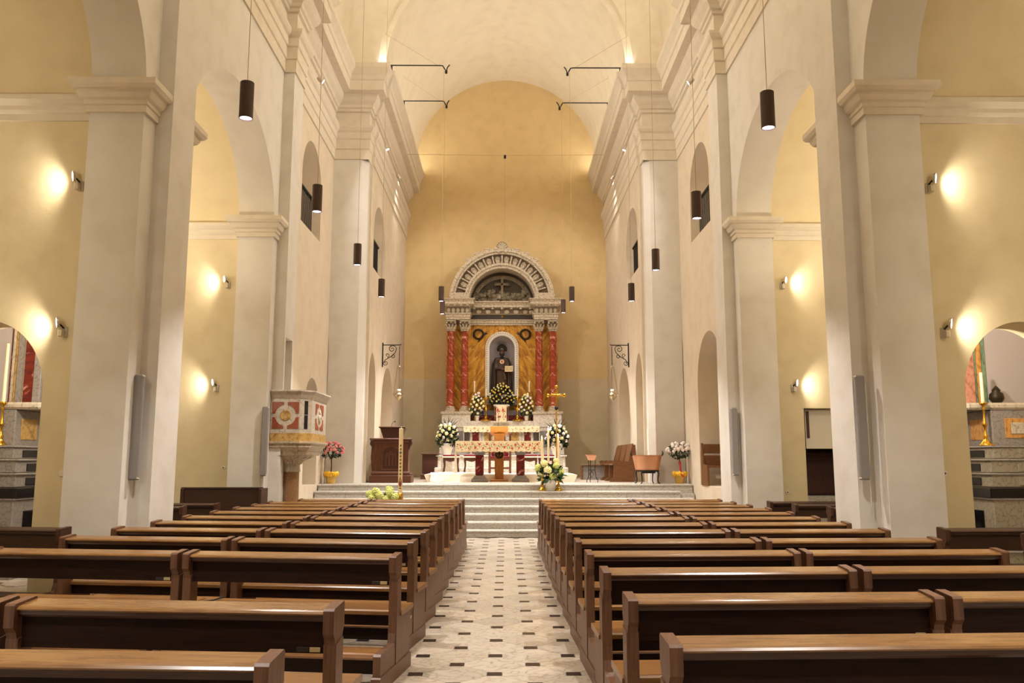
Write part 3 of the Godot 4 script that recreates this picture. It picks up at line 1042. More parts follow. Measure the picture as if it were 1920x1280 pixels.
# ---------------------------------------------------------------- lamps
func pendant_meshes() -> Dictionary:
	var d := {}
	var r := 0.066
	d.shade = MB.new().lathe([V2(0.0, 0.366), V2(r - 0.004, 0.366), V2(r, 0.362)].map(func(v): return v), 20).done()
	var mb := MB.new()
	mb.lathe([V2(r - 0.008, 0.03), V2(r - 0.008, 0.0), V2(r - 0.002, 0.0), V2(r, 0.003), V2(r, 0.362), V2(r - 0.004, 0.366), V2(0.0, 0.366)], 24)
	d.shade = mb.done()
	d.lens = MB.new().lathe([V2(0.0, 0.012), V2(r - 0.009, 0.012), V2(r - 0.008, 0.02), V2(0, 0.02)], 20).done()
	return d


func pendant(label: String, at: Vector3, top: float, group: String, energy: float, d: Dictionary) -> void:
	var o := thing("pendant_lamp", label, "lamp", at, 0, group)
	part("shade", d.shade, mats.lamp_brown, o)
	part("lens", d.lens, mats.lens_cool, o)
	part("cable", MB.new().tube([V(0, 0.366, 0), V(0, top - at.y, 0)], 0.0035, 5), mats.wire, o)
	spot(o, V(0, -0.006, 0), V(0, -1, 0), energy, 52.0, Color(1.0, 0.985, 0.97), 0.05, 0.8)


func lamps() -> void:
	var d := pendant_meshes()
	for s in [-1.0, 1.0]:
		var sd := side_name(s)
		var k := 0
		for z in [-1.6, -4.65, -7.71, -10.77, -13.83, -16.6]:
			var nm: String = ["", "", "largest, before the nearer arch", "second in view, beside the gallery window", "third in view, before the triumphal arch pier", "fourth and farthest of the row"][k]
			if k < 2:
				nm = ["nearest the camera", "second from the camera"][k] + ", above the frame"
			pendant("brown tube pendant over the %s pews, %s" % [sd, nm], V(s * 2.5 - (0.0 if s < 0 else -0.03), 4.80 if s < 0 else 4.72, z), 14.6, "tube pendant lamps", E_PENDANT, d)
			k += 1
	# four lamps hung over the presbytery from arms on the cornice
	var arms := [[-1.0, -20.1, 5.38, -1.57, 11.45, "nearer"], [-1.0, -22.7, 5.52, -1.74, 11.66, "farther"], [1.0, -20.1, 5.38, 1.61, 11.4, "nearer"], [1.0, -22.7, 5.56, 1.58, 11.62, "farther"]]
	for a in arms:
		var sd := side_name(a[0])
		pendant("small brown tube pendant hung before the altarpiece, %s one on the %s" % [a[5], sd], V(a[3], a[2], a[1]), a[4] - 0.12, "tube pendants over the altar", E_ALTAR_PENDANT, d)
		var x1: float = a[3] - a[0] * 0.02
		var o := thing("cornice_bracket", "black iron bracket reaching out from the %s cornice, %s of two" % [sd, a[5]], "bracket", V(a[0] * 2.78, CORN, a[1]), 0, "iron arms over the presbytery")
		var dx: float = x1 - a[0] * 2.78
		var h: float = a[4] - CORN
		part("arm", MB.new().tube([V(a[0] * 0.15, h, 0), V(dx * 0.9, h, 0), V(dx * 0.96, h - 0.01, 0), V(dx, h - 0.1, 0), V(dx * 1.03, h - 0.14, 0), V(dx * 1.06, h - 0.04, 0), V(dx * 1.10, h + 0.02, 0)], 0.016, 8), mats.iron, o)
		part("pulley", MB.new().box(V(dx * 1.03, h - 0.17, 0), V(0.06, 0.09, 0.05), 0.01), mats.iron, o)
		part("foot", MB.new().box(V(a[0] * 0.12, h / 2.0, 0), V(0.05, h, 0.05), 0.006), mats.iron, o)
		part("stay", MB.new().tube([V(dx * 0.85, h + 0.01, 0), V(a[0] * 0.55, h + 1.0, 0.02)], 0.004, 5), mats.wire, o)
	# tie wire across the presbytery with a small weight
	var w := thing("tie_wire", "thin wire stretched across the presbytery with a small black clamp", "wire", V(0, 10.54, -24.0))
	part("wire", MB.new().tube([V(-2.95, 0.03, 0), V(0, 0, 0), V(2.95, 0.03, 0)], 0.006, 5), mats.wire, w)
	part("clamp", MB.new().box(V(-0.03, -0.04, 0), V(0.07, 0.1, 0.06), 0.008), mats.rubber, w)
	part("hanging_wire", MB.new().tube([V(-0.03, -0.08, 0), V(-0.03, -2.2, -0.6)], 0.003, 5), mats.wire, w)
	# spotlights on the ledge of the main cornice
	for s in [-1.0, 1.0]:
		var sd := side_name(s)
		for q in [[4.08, 9.86, -17.6, "nearest"], [3.2, 9.84, -21.6, "middle"], [3.17, 9.86, -24.0, "farthest"]]:
			var at := V(s * q[0], q[1], q[2])
			var aim := (V(0.0, 2.4, -22.0) - at).normalized() if q[3] != "farthest" else (V(-s * 0.6, 4.6, -27.4) - at).normalized()
			if q[3] == "nearest":
				aim = (V(-s * 3.7, 4.6, -20.0) - at).normalized()
			var o := thing("spotlight", "small spotlight on the %s cornice ledge, %s of three" % [sd, q[3]], "lamp", at, 0, "cornice spotlights")
			var x := Transform3D(Basis.looking_at(aim, Vector3.UP) * Basis(Vector3.RIGHT, -PI / 2), Vector3.ZERO)
			part("housing", MB.new().lathe([V2(0, -0.1), V2(0.04, -0.1), V2(0.055, -0.06), V2(0.06, 0.05), V2(0.054, 0.05)], 14, x), mats.steel, o)
			part("lens", MB.new().lathe([V2(0.052, 0.035), V2(0.052, 0.042), V2(0, 0.05)], 14, x), mats.lens_cool, o)
			part("stem", MB.new().tube([V(0, 0, 0), V(s * 0.03, -0.1, 0)], 0.012, 6), mats.steel, o)
			spot(o, aim * 0.06, aim, {"nearest": E_SPOT * 1.1, "middle": E_SPOT * 1.3, "farthest": E_SPOT * 0.3}[q[3]], 34.0 if q[3] == "middle" else 58.0, Color(1.0, 0.985, 0.97), 0.05, 0.7)
	# lamps on the cross walls of the aisles
	for s in [-1.0, 1.0]:
		var sd := side_name(s)
		for q in [[5.14, 4.9, -9.85, "nearer chapel, upper"], [5.20, 3.12, -9.85, "nearer chapel, lower"], [5.16, 4.85, -15.4, "farther chapel, upper"], [5.28, 2.93, -15.4, "farther chapel, lower"]]:
			wall_lamp("added unseen chrome fill lamp in the %s aisle, %s one" % [sd, q[3]], V(s * q[0], q[1], q[2]), s)
		for q in [[5.2, 4.9, -4.76, "beside the camera, upper"], [5.2, 3.1, -4.76, "beside the camera, lower"], [5.2, 4.9, -10.41, "behind the nearer pier, upper"], [5.2, 3.1, -10.41, "behind the nearer pier, lower"]]:  # unseen lamps added to brighten the pier faces and chapels
			wall_lamp("added unseen chrome fill lamp in the %s aisle, %s one" % [sd, q[3]], V(s * q[0], q[1], q[2]), -s, PI)
		for q in [[7.82, 4.6, -7.3, "nearer"], [7.82, 4.6, -12.9, "farther"]]:
			uplight("upward wall lamp on the outer wall of the %s aisle, %s chapel" % [sd, q[3]], V(s * q[0], q[1], q[2]), s)
	for s in [-1.0, 1.0]:
		bulb("added unseen bulb on the ceiling of the %s gallery, nearer room" % side_name(s), V(s * 5.4, 9.55, -18.6), E_BULB_FILL)
		bulb("added unseen bulb on the ceiling of the %s gallery, farther room" % side_name(s), V(s * 5.4, 9.55, -21.6), E_BULB_FILL)
		var a := thing("arch_uplight", "small lamp on the %s cornice lighting the edge of the triumphal arch" % side_name(s), "lamp", V(s * 3.12, CORN + 0.02, -19.98))
		part("housing", MB.new().lathe([V2(0.0, 0.0), V2(0.04, 0.0), V2(0.045, 0.08), V2(0.04, 0.08)], 14), mats.steel, a)
		part("lens", MB.new().lathe([V2(0.04, 0.06), V2(0.04, 0.066), V2(0, 0.07)], 14), mats.lens_warm, a)
		spot(a, V(0, 0.09, 0), V(-s * 0.1, 1, -0.12), E_ARCH, 40.0, NAVE_LIGHT, 0.05, 0.5)
		cove(s, 3.05, -24.0, 6.6, E_COVE, "hidden light strip on the %s cornice of the presbytery" % side_name(s))
		cove(s, 3.92, -8.6, 14.0, E_NAVE_COVE, "hidden light strip on the %s cornice of the nave" % side_name(s))


func wall_lamp(label: String, at: Vector3, s: float, turn := 0.0) -> void:
	# a chrome box on the wall with a tilted round head that throws its light outwards along the wall
	var o := thing("wall_lamp", label, "lamp", at, turn, "chrome wall lamps of the aisles")
	part("backplate", MB.new().box(V(0, -0.07, 0.02), V(0.062, 0.13, 0.04), 0.006), mats.steel, o)
	part("box", MB.new().box(V(s * 0.01, -0.09, 0.075), V(0.05, 0.09, 0.07), 0.006), mats.steel, o)
	part("knuckle", MB.new().tube([V(s * 0.0, -0.03, 0.05), V(s * 0.02, 0.0, 0.075), V(s * 0.045, 0.02, 0.09)], 0.01, 6), mats.rubber, o)
	var aim := V(s * 0.73, -0.12, 0.47).normalized()
	var x := Transform3D(Basis.looking_at(aim, Vector3.UP) * Basis(Vector3.RIGHT, -PI / 2), V(s * 0.05, 0.03, 0.1))
	part("head", MB.new().lathe([V2(0, -0.025), V2(0.05, -0.02), V2(0.062, -0.012), V2(0.064, 0.012), V2(0.058, 0.012)], 18, x), mats.steel, o)
	part("lens", MB.new().lathe([V2(0.056, 0.006), V2(0.056, 0.012), V2(0.0, 0.016)], 18, x), mats.lens_warm, o)
	spot(o, x.origin + aim * 0.025, aim, E_WALL if turn == 0.0 else (E_WALL_FILL * (0.68 if at.z > -8.0 else 0.85)), 80.0, Color(1.0, 0.96, 0.88), 0.05, 0.5)


func uplight(label: String, at: Vector3, s: float) -> void:
	# a half-round wall lamp that lights the chapel vault above it
	var o := thing("wall_uplight", label, "lamp", at, 0, "uplights of the side chapels")
	part("bowl", MB.new().lathe([V2(0, -0.12), V2(0.06, -0.1), V2(0.13, -0.02), V2(0.15, 0.03), V2(0.14, 0.03)], 18, T(V(-s * 0.17, 0, 0))), mats.steel, o)
	part("lens", MB.new().lathe([V2(0.138, 0.015), V2(0.138, 0.02), V2(0, 0.025)], 18, T(V(-s * 0.17, 0, 0))), mats.lens_warm, o)
	part("bracket", MB.new().box(V(-s * 0.04, -0.03, 0), V(0.1, 0.05, 0.06), 0.008), mats.steel, o)
	spot(o, V(-s * 0.17, 0.035, 0), V(-s * 0.45, 0.9, 0), E_UP * (0.2 if at.z > -10.0 else 3.3), 80.0, Color(1.0, 0.96, 0.88), 0.1, 0.5)


func bulb(label: String, at: Vector3, e: float) -> void:  # unseen bulb added so the gallery windows do not go black
	var o := thing("added_bulb", label, "lamp", at, 0, "added gallery bulbs")
	part("socket", MB.new().lathe([V2(0.03, 0.08), V2(0.035, 0.1), V2(0.035, 0.16), V2(0, 0.16)], 12), mats.socket, o)
	part("glass", MB.new().ball(V(0, 0.04, 0), V(0.05, 0.055, 0.05), 12, 8), mats.lens_warm, o)
	var l := OmniLight3D.new()
	l.name = "glow"
	l.light_color = NAVE_LIGHT
	l.light_energy = e
	l.omni_range = 30.0
	l.omni_attenuation = 2.0
	l.light_size = 0.05
	l.shadow_enabled = true
	o.add_child(l)
	l.position = V(0, -0.03, 0)


# ---------------------------------------------------------------- the altarpiece and the altars
func abs_part(called: String, mesh, m: Material, parent: Node) -> MeshInstance3D:
	# a part whose mesh is given at heights above the nave floor, in a thing that stands on the presbytery floor
	return part(called, mesh, m, parent, V(0, -PLAT, 0))


func ring2d(r0: float, r1: float, cy: float, a0: float, a1: float, n: int) -> PackedVector2Array:
	var p := PackedVector2Array()
	for i in n + 1:
		var a := lerpf(a0, a1, float(i) / n)
		p.append(V2(cos(a) * r1, cy + sin(a) * r1))
	for i in n + 1:
		var a := lerpf(a1, a0, float(i) / n)
		p.append(V2(cos(a) * r0, cy + sin(a) * r0))
	return p


func leaf_mesh(l: float, w: float, curl: float) -> MB:
	# an acanthus tongue, standing along y from its foot, ribbed, its tip curling towards +z
	var mb := MB.new()
	mb.g = 1
	var n := 5
	var rows := []
	for i in n + 1:
		var t := float(i) / n
		var ww := w * (0.55 + 0.9 * t - 1.35 * t * t * t) * 0.5
		var z := 0.012 + curl * t * t
		var y := l * (t - 0.25 * t * t * t)
		rows.append([V(-ww, y, z * 0.4), V(-ww * 0.5, y, z + 0.010), V(0, y, z * 0.75), V(ww * 0.5, y, z + 0.010), V(ww, y, z * 0.4)])
	for i in n:
		for k in 4:
			mb.quadn(rows[i][k], rows[i][k + 1], rows[i + 1][k + 1], rows[i + 1][k], V(0, 0, 1), -1)
	return mb


func capital_bell(r: float, h: float) -> ArrayMesh:
	return MB.new().slathe([V2(r * 1.0, 0.02), V2(r * 1.0, 0.05), V2(r * 1.02, h * 0.55), V2(r * 1.25, h * 0.84), V2(r * 1.3, h * 0.88)], 16).done()


func capital_mesh(r: float, h: float) -> ArrayMesh:
	var mb := MB.new()
	mb.slathe([V2(r * 1.04, 0), V2(r * 1.14, 0.015), V2(r * 1.04, 0.03)], 16)
	for row in 2:
		var lf := leaf_mesh(h * (0.42 if row == 0 else 0.66), r * 0.6, r * (0.5 if row == 0 else 0.72)).done()
		for i in 8:
			var a := TAU * (i + row * 0.5) / 8
			mb.put(lf, Transform3D(Basis(Vector3.UP, a + PI / 2), V(cos(a) * r * 1.0, 0.03 + row * 0.02, -sin(a) * r * 1.0)))
	for i in 4:
		var a := TAU * (i + 0.5) / 4
		mb.ball(V(cos(a) * r * 1.6, h * 0.76, -sin(a) * r * 1.6), V(r * 0.26, r * 0.3, r * 0.26), 8, 5)
		mb.ball(V(cos(a + PI / 4) * r * 1.35, h * 0.8, -sin(a + PI / 4) * r * 1.35), V(r * 0.16, r * 0.2, r * 0.16), 6, 4)
	mb.box(V(0, h * 0.94, 0), V(r * 2.75, h * 0.12, r * 2.75), 0.012)
	return mb.done()


func retable() -> void:
	var o := thing("altarpiece", "tall marble altarpiece with red columns, yellow panel and round carved pediment against the back wall", "altarpiece", V(-0.12, PLAT, -27.49))
	# lower stage
	for s in [-1.0, 1.0]:
		var ped := abs_part("pedestal", MB.new().box(V(s * 1.42, 1.81, 0.80), V(0.98, 1.58, 1.56), 0.01).box(V(s * 1.42, 2.585, 0.80), V(1.06, 0.05, 1.62), 0.01), mats.altar_marble, o)
		part("panel", MB.new().box(V(s * 1.46, 2.2, 1.585), V(0.62, 0.5, 0.02), 0.006), mats.grey_marble, ped)
		abs_part("dado", MB.new().box(V(s * 1.41, 2.79, 0.78), V(0.88, 0.36, 1.5), 0.01), mats.altar_marble, o)
		abs_part("plinth", MB.new().box(V(s * 1.41, 3.0, 0.79), V(0.96, 0.08, 1.56), 0.015), mats.carved_marble, o)
	abs_part("shelf", MB.new().box(V(0, 2.62, 0.75), V(1.98, 0.28, 1.5), 0.01), mats.altar_marble, o)
	abs_part("red_band", MB.new().box(V(0, 2.86, 0.5), V(1.9, 0.2, 0.9), 0.005), mats.deep_red_marble, o)
	abs_part("grey_band", MB.new().box(V(0, 3.04, 0.45), V(1.9, 0.17, 0.86), 0.005), mats.grey_marble, o)
	abs_part("niche_ledge", MB.new().box(V(0, 3.38, 0.72), V(0.98, 0.18, 0.5), 0.01), mats.grey_marble, o)
	# the yellow marble field with its arched niche
	var field := MB.new()
	wall_mesh(field, "x", 0.72, 0.1, -1.02, 1.02, 3.12, 5.92, [hole(-0.44, 0.44, 3.62, 5.12, 0.44)])
	abs_part("yellow_field", field, mats.yellow_marble, o)
	for s in [-1.0, 1.0]:
		abs_part("backing", MB.new().box(V(s * 1.4, 4.5, 0.4), V(0.78, 2.96, 0.8), 0.01), mats.yellow_marble, o)
	var nb := MB.new()
	nb.g = 1
	for i in 12:   # the hollow of the niche, half round in plan
		var a := PI * i / 12
		var b := PI * (i + 1) / 12
		var p := V2(cos(a) * 0.44, 0.62 - sin(a) * 0.36)
		var q := V2(cos(b) * 0.44, 0.62 - sin(b) * 0.36)
		nb.quadn(V(p.x, 3.62, p.y), V(q.x, 3.62, q.y), V(q.x, 5.12, q.y), V(p.x, 5.12, p.y), V(-p.x, 0, 1), 1)
		for k in 6:
			var t := PI / 2 * k / 6
			var u := PI / 2 * (k + 1) / 6
			nb.quadn(V(p.x * cos(t), 5.12 + sin(t) * 0.44, 0.62 + (p.y - 0.62) * cos(t)), V(q.x * cos(t), 5.12 + sin(t) * 0.44, 0.62 + (q.y - 0.62) * cos(t)), V(q.x * cos(u), 5.12 + sin(u) * 0.44, 0.62 + (q.y - 0.62) * cos(u)), V(p.x * cos(u), 5.12 + sin(u) * 0.44, 0.62 + (p.y - 0.62) * cos(u)), V(-p.x, -1, 1), 1)
	nb.quadn(V(-0.44, 3.62, 0.2), V(0.44, 3.62, 0.2), V(0.44, 3.62, 0.72), V(-0.44, 3.62, 0.72), Vector3.UP)
	abs_part("niche_hollow", nb, mats.niche_plaster, o)
	var fr := MB.new()
	fr.prism(ring2d(0.44, 0.53, 5.12, 0, PI, 24), 0.70, 0.78)
	fr.prism(ring2d(0.405, 0.44, 5.12, 0, PI, 24), 0.66, 0.755)
	for s in [-1.0, 1.0]:
		fr.box(V(s * 0.485, 4.37, 0.74), V(0.09, 1.5, 0.08), 0.006)
		fr.box(V(s * 0.4225, 4.37, 0.7075), V(0.035, 1.5, 0.095), 0.004)
	fr.box(V(0, 3.58, 0.74), V(1.06, 0.09, 0.1), 0.01)
	var frame := abs_part("niche_frame", fr, mats.vase_white, o)
	var beads := MB.new()
	for i in 22:
		var a := PI * (i + 0.5) / 22
		beads.ball(V(cos(a) * 0.485, 5.12 + sin(a) * 0.485, 0.785), V(0.022, 0.022, 0.012), 6, 4)
	for s in [-1.0, 1.0]:
		for i in 21:
			beads.ball(V(s * 0.485, 3.68 + 0.07 * i, 0.785), V(0.022, 0.022, 0.012), 6, 4)
	stuff(part("bead_moulding", beads, mats.carved_marble, frame))
	# bronze wreaths
	for s in [-1.0, 1.0]:
		var wr := MB.new()
		var pts := []
		for i in 29:
			var a := TAU * i / 28
			pts.append(V(cos(a) * 0.15, sin(a) * 0.15, 0))
		wr.tube(pts, 0.034, 8, false)
		for i in 18:
			var a := TAU * i / 18
			wr.ball(V(cos(a) * 0.15, sin(a) * 0.15, 0.02), V(0.042, 0.026, 0.02), 6, 4)
		wr.tube([V(-s * 0.08, -0.15, 0), V(-s * 0.02 + s * 0.0, -0.2, 0.01), V(s * 0.02, -0.27, 0)], [0.02, 0.022, 0.006], 6)
		wr.tube([V(-s * 0.14, -0.06, 0), V(-s * 0.2, 0.0, 0.01), V(-s * 0.25, 0.09, 0)], [0.02, 0.022, 0.006], 6)
		wr.tube([V(-s * 0.19, -0.01, 0), V(-s * 0.25, 0.02, 0.01), V(-s * 0.29, 0.03, 0)], [0.016, 0.018, 0.006], 6)
		abs_part("wreath", wr, mats.bronze, o).position = V(s * 0.75, 5.57 - PLAT, 0.745)
	# four columns
	var cap := capital_mesh(0.115, 0.34)
	var bell_ := capital_bell(0.115, 0.34)
	var shaft := MB.new().slathe([V2(0.118, 0.0), V2(0.122, 0.02), V2(0.117, 0.04), V2(0.117, 0.8), V2(0.106, 2.32), V2(0.112, 2.33), V2(0.112, 2.36)], 28).done()
	var cbase := MB.new().box(V(0, 0.03, 0), V(0.31, 0.06, 0.31), 0.008).slathe([V2(0.15, 0.06), V2(0.158, 0.08), V2(0.15, 0.1), V2(0.128, 0.115), V2(0.128, 0.13), V2(0.138, 0.15), V2(0.13, 0.17), V2(0.118, 0.18)], 24).done()
	for x in [-1.61, -1.17, 1.17, 1.61]:
		var c := part("column", shaft, mats.red_marble, o, V(x, 3.22 - PLAT, 1.2), V(0, x * 2.3, 0))
		part("base", cbase, mats.carved_marble, c, V(0, -0.18, 0), V(0, -x * 2.3, 0))
		part("capital", cap, mats.carved_marble, c, V(0, 2.37, 0), V(0, -x * 2.3, 0))
		part("capital_bell", bell_, mats.dark_carving, c, V(0, 2.37, 0))
	# entablature: blocks over the columns, a recessed stretch between them
	var blk := [V2(0, 5.95), V2(0.0, 6.03), V2(0.02, 6.035), V2(0.02, 6.10), V2(0.05, 6.13), V2(0.05, 6.155), V2(0.0, 6.16), V2(0.0, 6.36), V2(0.03, 6.38), V2(0.10, 6.42), V2(0.13, 6.43), V2(0.13, 6.50), V2(0.11, 6.51), V2(0.13, 6.57), V2(0.17, 6.585), V2(0.17, 6.61), V2(-0.3, 6.62)]
	for s in [-1.0, 1.0]:
		var x0: float = s * 1.39 - 0.37
		var x1: float = s * 1.39 + 0.37
		var e := MB.new().sweep([V2(x0, 0.1), V2(x0, 1.36), V2(x1, 1.36), V2(x1, 0.1)], blk, 1.0)
		e.box(V(s * 1.39, 6.0, 0.75), V(0.6, 0.1, 1.1))
		var ent := abs_part("entablature_block", e, mats.carved_marble, o)
		part("carved_band", MB.new().box(V(s * 1.39, 6.26, 1.355), V(0.72, 0.19, 0.02), 0.004), mats.dark_carving, ent)
		var lf := leaf_mesh(0.19, 0.13, 0.05).done()
		for i in 5:
			part("carved_leaf", lf, mats.carved_marble, ent, V(s * 1.39 - 0.29 + i * 0.145, 6.17, 1.36))
		for i in 4:
			part("modillion", MB.new().box(V(0, 0, 0), V(0.07, 0.05, 0.12), 0.008), mats.carved_marble, ent, V(s * 1.39 - 0.3 + i * 0.2, 6.40, 1.41))
		part("shell_crest", MB.new().ball(V(0, 0, 0), V(0.035, 0.09, 0.02), 8, 6), mats.bronze, ent, V(s * 1.39, 5.84, 1.32))
	var mid := MB.new().sweep([V2(-1.03, 0.78), V2(1.03, 0.78)], [V2(0, 5.86), V2(0, 5.92), V2(0.03, 5.925), V2(0.03, 5.99), V2(0.06, 6.02), V2(0.06, 6.04), V2(-0.02, 6.045), V2(-0.02, 6.2), V2(0.03, 6.21), V2(0.04, 6.26), V2(0.05, 6.40), V2(0.17, 6.42), V2(0.17, 6.48), V2(0.15, 6.49), V2(0.18, 6.56), V2(0.22, 6.58), V2(0.22, 6.61), V2(-0.3, 6.62)], 1.0)
	var ment := abs_part("entablature", mid, mats.carved_marble, o)
	part("frieze", MB.new().box(V(0, 6.122, 0.765), V(2.0, 0.145, 0.02), 0.004), mats.dark_frieze, ment)
	part("carved_band", MB.new().box(V(0, 6.31, 0.83), V(2.0, 0.16, 0.02), 0.004), mats.dark_carving, ment)
	part("boss", MB.new().ball(V(0, 6.14, 0.78), V(0.03, 0.045, 0.025), 8, 6), mats.old_gold, ment)
	for i in 7:
		part("modillion", MB.new().box(V(0, 0, 0), V(0.075, 0.05, 0.11), 0.008), mats.carved_marble, ment, V(-0.9 + i * 0.3, 6.385, 0.88))
		part("carved_tongue", leaf_mesh(0.14, 0.2, 0.03), mats.carved_marble, ment, V(-0.9 + i * 0.3 + 0.15 if i < 6 else 0.95, 6.23, 0.845))
	# the round pediment
	var arch := MB.new()
	arch.prism(ring2d(1.04, 1.13, 6.62, 0, PI, 40), 0.1, 1.12, Transform3D(), true)
	arch.prism(ring2d(1.13, 1.2, 6.62, 0, PI, 40), 0.1, 1.16, Transform3D(), true)
	arch.prism(ring2d(1.5, 1.58, 6.62, 0, PI, 40), 0.1, 1.14, Transform3D(), true)
	arch.prism(ring2d(1.58, 1.68, 6.62, 0, PI, 40), 0.1, 1.18, Transform3D(), true)
	for s in [-1.0, 1.0]:
		arch.box(V(s * 1.36, 6.73, 0.64), V(0.66, 0.24, 1.1), 0.02)
	var ar := abs_part("round_pediment", arch, mats.carved_marble, o)
	part("carved_ground", MB.new().prism(ring2d(1.2, 1.5, 6.62, 0.02, PI - 0.02, 40), 0.1, 1.05, Transform3D(), true), mats.dark_carving, ar)
	var big := leaf_mesh(0.29, 0.2, 0.09).done()
	var bell := MB.new().tube([V(0, 0.28, 0.02), V(0, 0.2, 0.05), V(0, 0.1, 0.05), V(0, 0.0, 0.06)], [0.012, 0.03, 0.02, 0.035], 7).ball(V(0, 0.02, 0.06), V(0.035, 0.045, 0.03), 7, 5).done()
	for i in 12:
		var a := PI * (0.09 + 0.82 * (i + 0.5) / 12.0)
		part("carved_leaf", big, mats.carved_marble, ar, V(cos(a) * 1.21, 6.62 + sin(a) * 1.21, 1.06), V(0, 0, a - PI / 2))
	for i in 13:
		var a := PI * (0.09 + 0.82 * i / 12.0)
		part("carved_bellflower", bell, mats.carved_marble, ar, V(cos(a) * 1.21, 6.62 + sin(a) * 1.21, 1.06), V(0, 0, a - PI / 2))
	part("shell_ground", MB.new().ball(V(0, 8.34, 1.09), V(0.19, 0.2, 0.03), 16, 8), mats.dark_carving, ar)
	var sh := MB.new()
	for i in 9:   # scallop shell
		var a := PI * (0.08 + 0.84 * i / 8.0)
		sh.tube([V(0, 0, 0.02), V(cos(a) * 0.1, sin(a) * 0.14, 0.06), V(cos(a) * 0.19, sin(a) * 0.23, 0.03)], [0.008, 0.019, 0.027], 7)
	for s in [-1.0, 1.0]:
		sh.ball(V(s * 0.2, 0.02, 0.03), V(0.07, 0.07, 0.05), 8, 6)
		sh.ball(V(s * 0.11, -0.07, 0.04), V(0.05, 0.05, 0.05), 8, 6)
	part("scallop_shell", sh, mats.carved_marble, ar, V(0, 8.26, 1.12))
	var spray := leaf_mesh(0.42, 0.17, 0.05).done()
	for s in [-1.0, 1.0]:
		for k in 3:
			var a: float = PI / 2 - s * (0.17 + 0.2 * k)
			part("acanthus_spray", spray, mats.carved_marble, ar, V(cos(a) * 1.63, 6.62 + sin(a) * 1.63, 1.15), V(0, 0, a - PI / 2 - s * 1.35))
	# the lunette: a dark field with clouds, an inner band and a cross
	abs_part("lunette", MB.new().prism(ring2d(0.0, 1.05, 6.6, 0.001, PI - 0.001, 30), 0.1, 0.5), mats.dark_relief, o)
	var band := abs_part("inner_band", MB.new().prism(ring2d(0.86, 0.98, 6.56, 0.0, PI, 30), 0.5, 0.58), mats.worn_relief, o)
	for i in 9:
		var a := PI * (0.15 + 0.7 * i / 8.0)
		part("carved_cherub", MB.new().ball(V(0, 0, 0.02), V(0.035, 0.04, 0.03), 8, 5).ball(V(-0.05, -0.01, 0.0), V(0.045, 0.025, 0.02), 6, 4).ball(V(0.05, -0.01, 0.0), V(0.045, 0.025, 0.02), 6, 4), mats.worn_relief, band, V(cos(a) * 0.92, 6.56 + sin(a) * 0.92, 0.58), V(0, 0, a - PI / 2))
	var cl := MB.new()
	var r := RandomNumberGenerator.new()
	r.seed = 3
	for i in 150:
		var x := r.randf_range(-0.84, 0.84)
		var top := 7.03 - 0.06 * sin(x * 7.0) - 0.08 * absf(x)
		var y := r.randf_range(6.6, top)
		var q := r.randf_range(0.035, 0.085)
		cl.ball(V(x, y, 0.5 + r.randf_range(0.0, 0.09)), V(q * 1.25, q, q), 8, 5)
	abs_part("cloud_relief", cl, mats.worn_relief, o)
	var crs := MB.new()
	crs.box(V(0, 7.13, 0.60), V(0.085, 0.66, 0.08), 0.012)
	crs.box(V(0, 7.24, 0.60), V(0.4, 0.085, 0.08), 0.012)
	for p in [V(0.2, 7.24, 0.57), V(-0.2, 7.24, 0.57), V(0, 7.47, 0.57)]:
		crs.ball(p, V(0.055, 0.055, 0.04), 8, 5)
	crs.ball(V(0, 7.24, 0.6), V(0.05, 0.05, 0.02), 8, 5)
	abs_part("stone_cross", crs, mats.worn_relief, o)
	for i in 10:
		pass
	var rays := MB.new()
	for i in 12:
		var a := PI * (0.0 + i / 11.0)
		rays.tube([V(cos(a) * 0.05, 6.78 + sin(a) * 0.05, 0.58), V(cos(a) * 0.2, 6.78 + sin(a) * 0.18, 0.6)], [0.022, 0.006], 5)
	abs_part("leaf_cluster", rays, mats.carved_marble, o)


func embroidery(w: int, h: int, sd: int, scallop: bool) -> ImageTexture:
	# cream cloth with scattered red flowers, green sprigs and gold stems
	var im := Image.create(w, h, false, Image.FORMAT_RGB8)
	im.fill(C(240, 222, 184))
	var r := RandomNumberGenerator.new()
	r.seed = sd
	var blob := func(cx: float, cy: float, rad: float, c: Color) -> void:
		for y in range(maxi(0, int(cy - rad)), mini(h, int(cy + rad) + 1)):
			for x in range(maxi(0, int(cx - rad)), mini(w, int(cx + rad) + 1)):
				if V2(x - cx, y - cy).length() < rad * (0.8 + 0.25 * sin(atan2(y - cy, x - cx) * 5.0)):
					im.set_pixel(x, y, c)
	var n := int(w / 34.0)
	for i in n:
		var cx := (i + 0.5) * w / n
		var up := i % 2 == 0
		var cy := h * (0.33 if up else 0.66)
		for k in 14:   # a curling stem
			var t := k / 13.0
			blob.call(cx - 14 + 28 * t, h * 0.5 + sin(t * PI + (0.0 if up else PI)) * h * 0.2, 1.4, C(150, 140, 70))
		blob.call(cx + r.randf_range(-4, 4), cy + r.randf_range(-4, 4), h * r.randf_range(0.09, 0.15), C(184, 42, 36))
		blob.call(cx, cy, h * 0.035, C(226, 176, 80))
		for k in 7:
			var a := r.randf() * TAU
			blob.call(cx + cos(a) * h * 0.24, cy + sin(a) * h * 0.2, h * 0.05, [C(92, 112, 60), C(204, 96, 62), C(120, 120, 60)][k % 3])
		for k in 4:
			blob.call(cx + r.randf_range(-13, 13), r.randf_range(h * 0.1, h * 0.9), h * 0.022, [C(188, 60, 50), C(110, 118, 66), C(206, 160, 74)][k % 3])
	return ImageTexture.create_from_image(im)


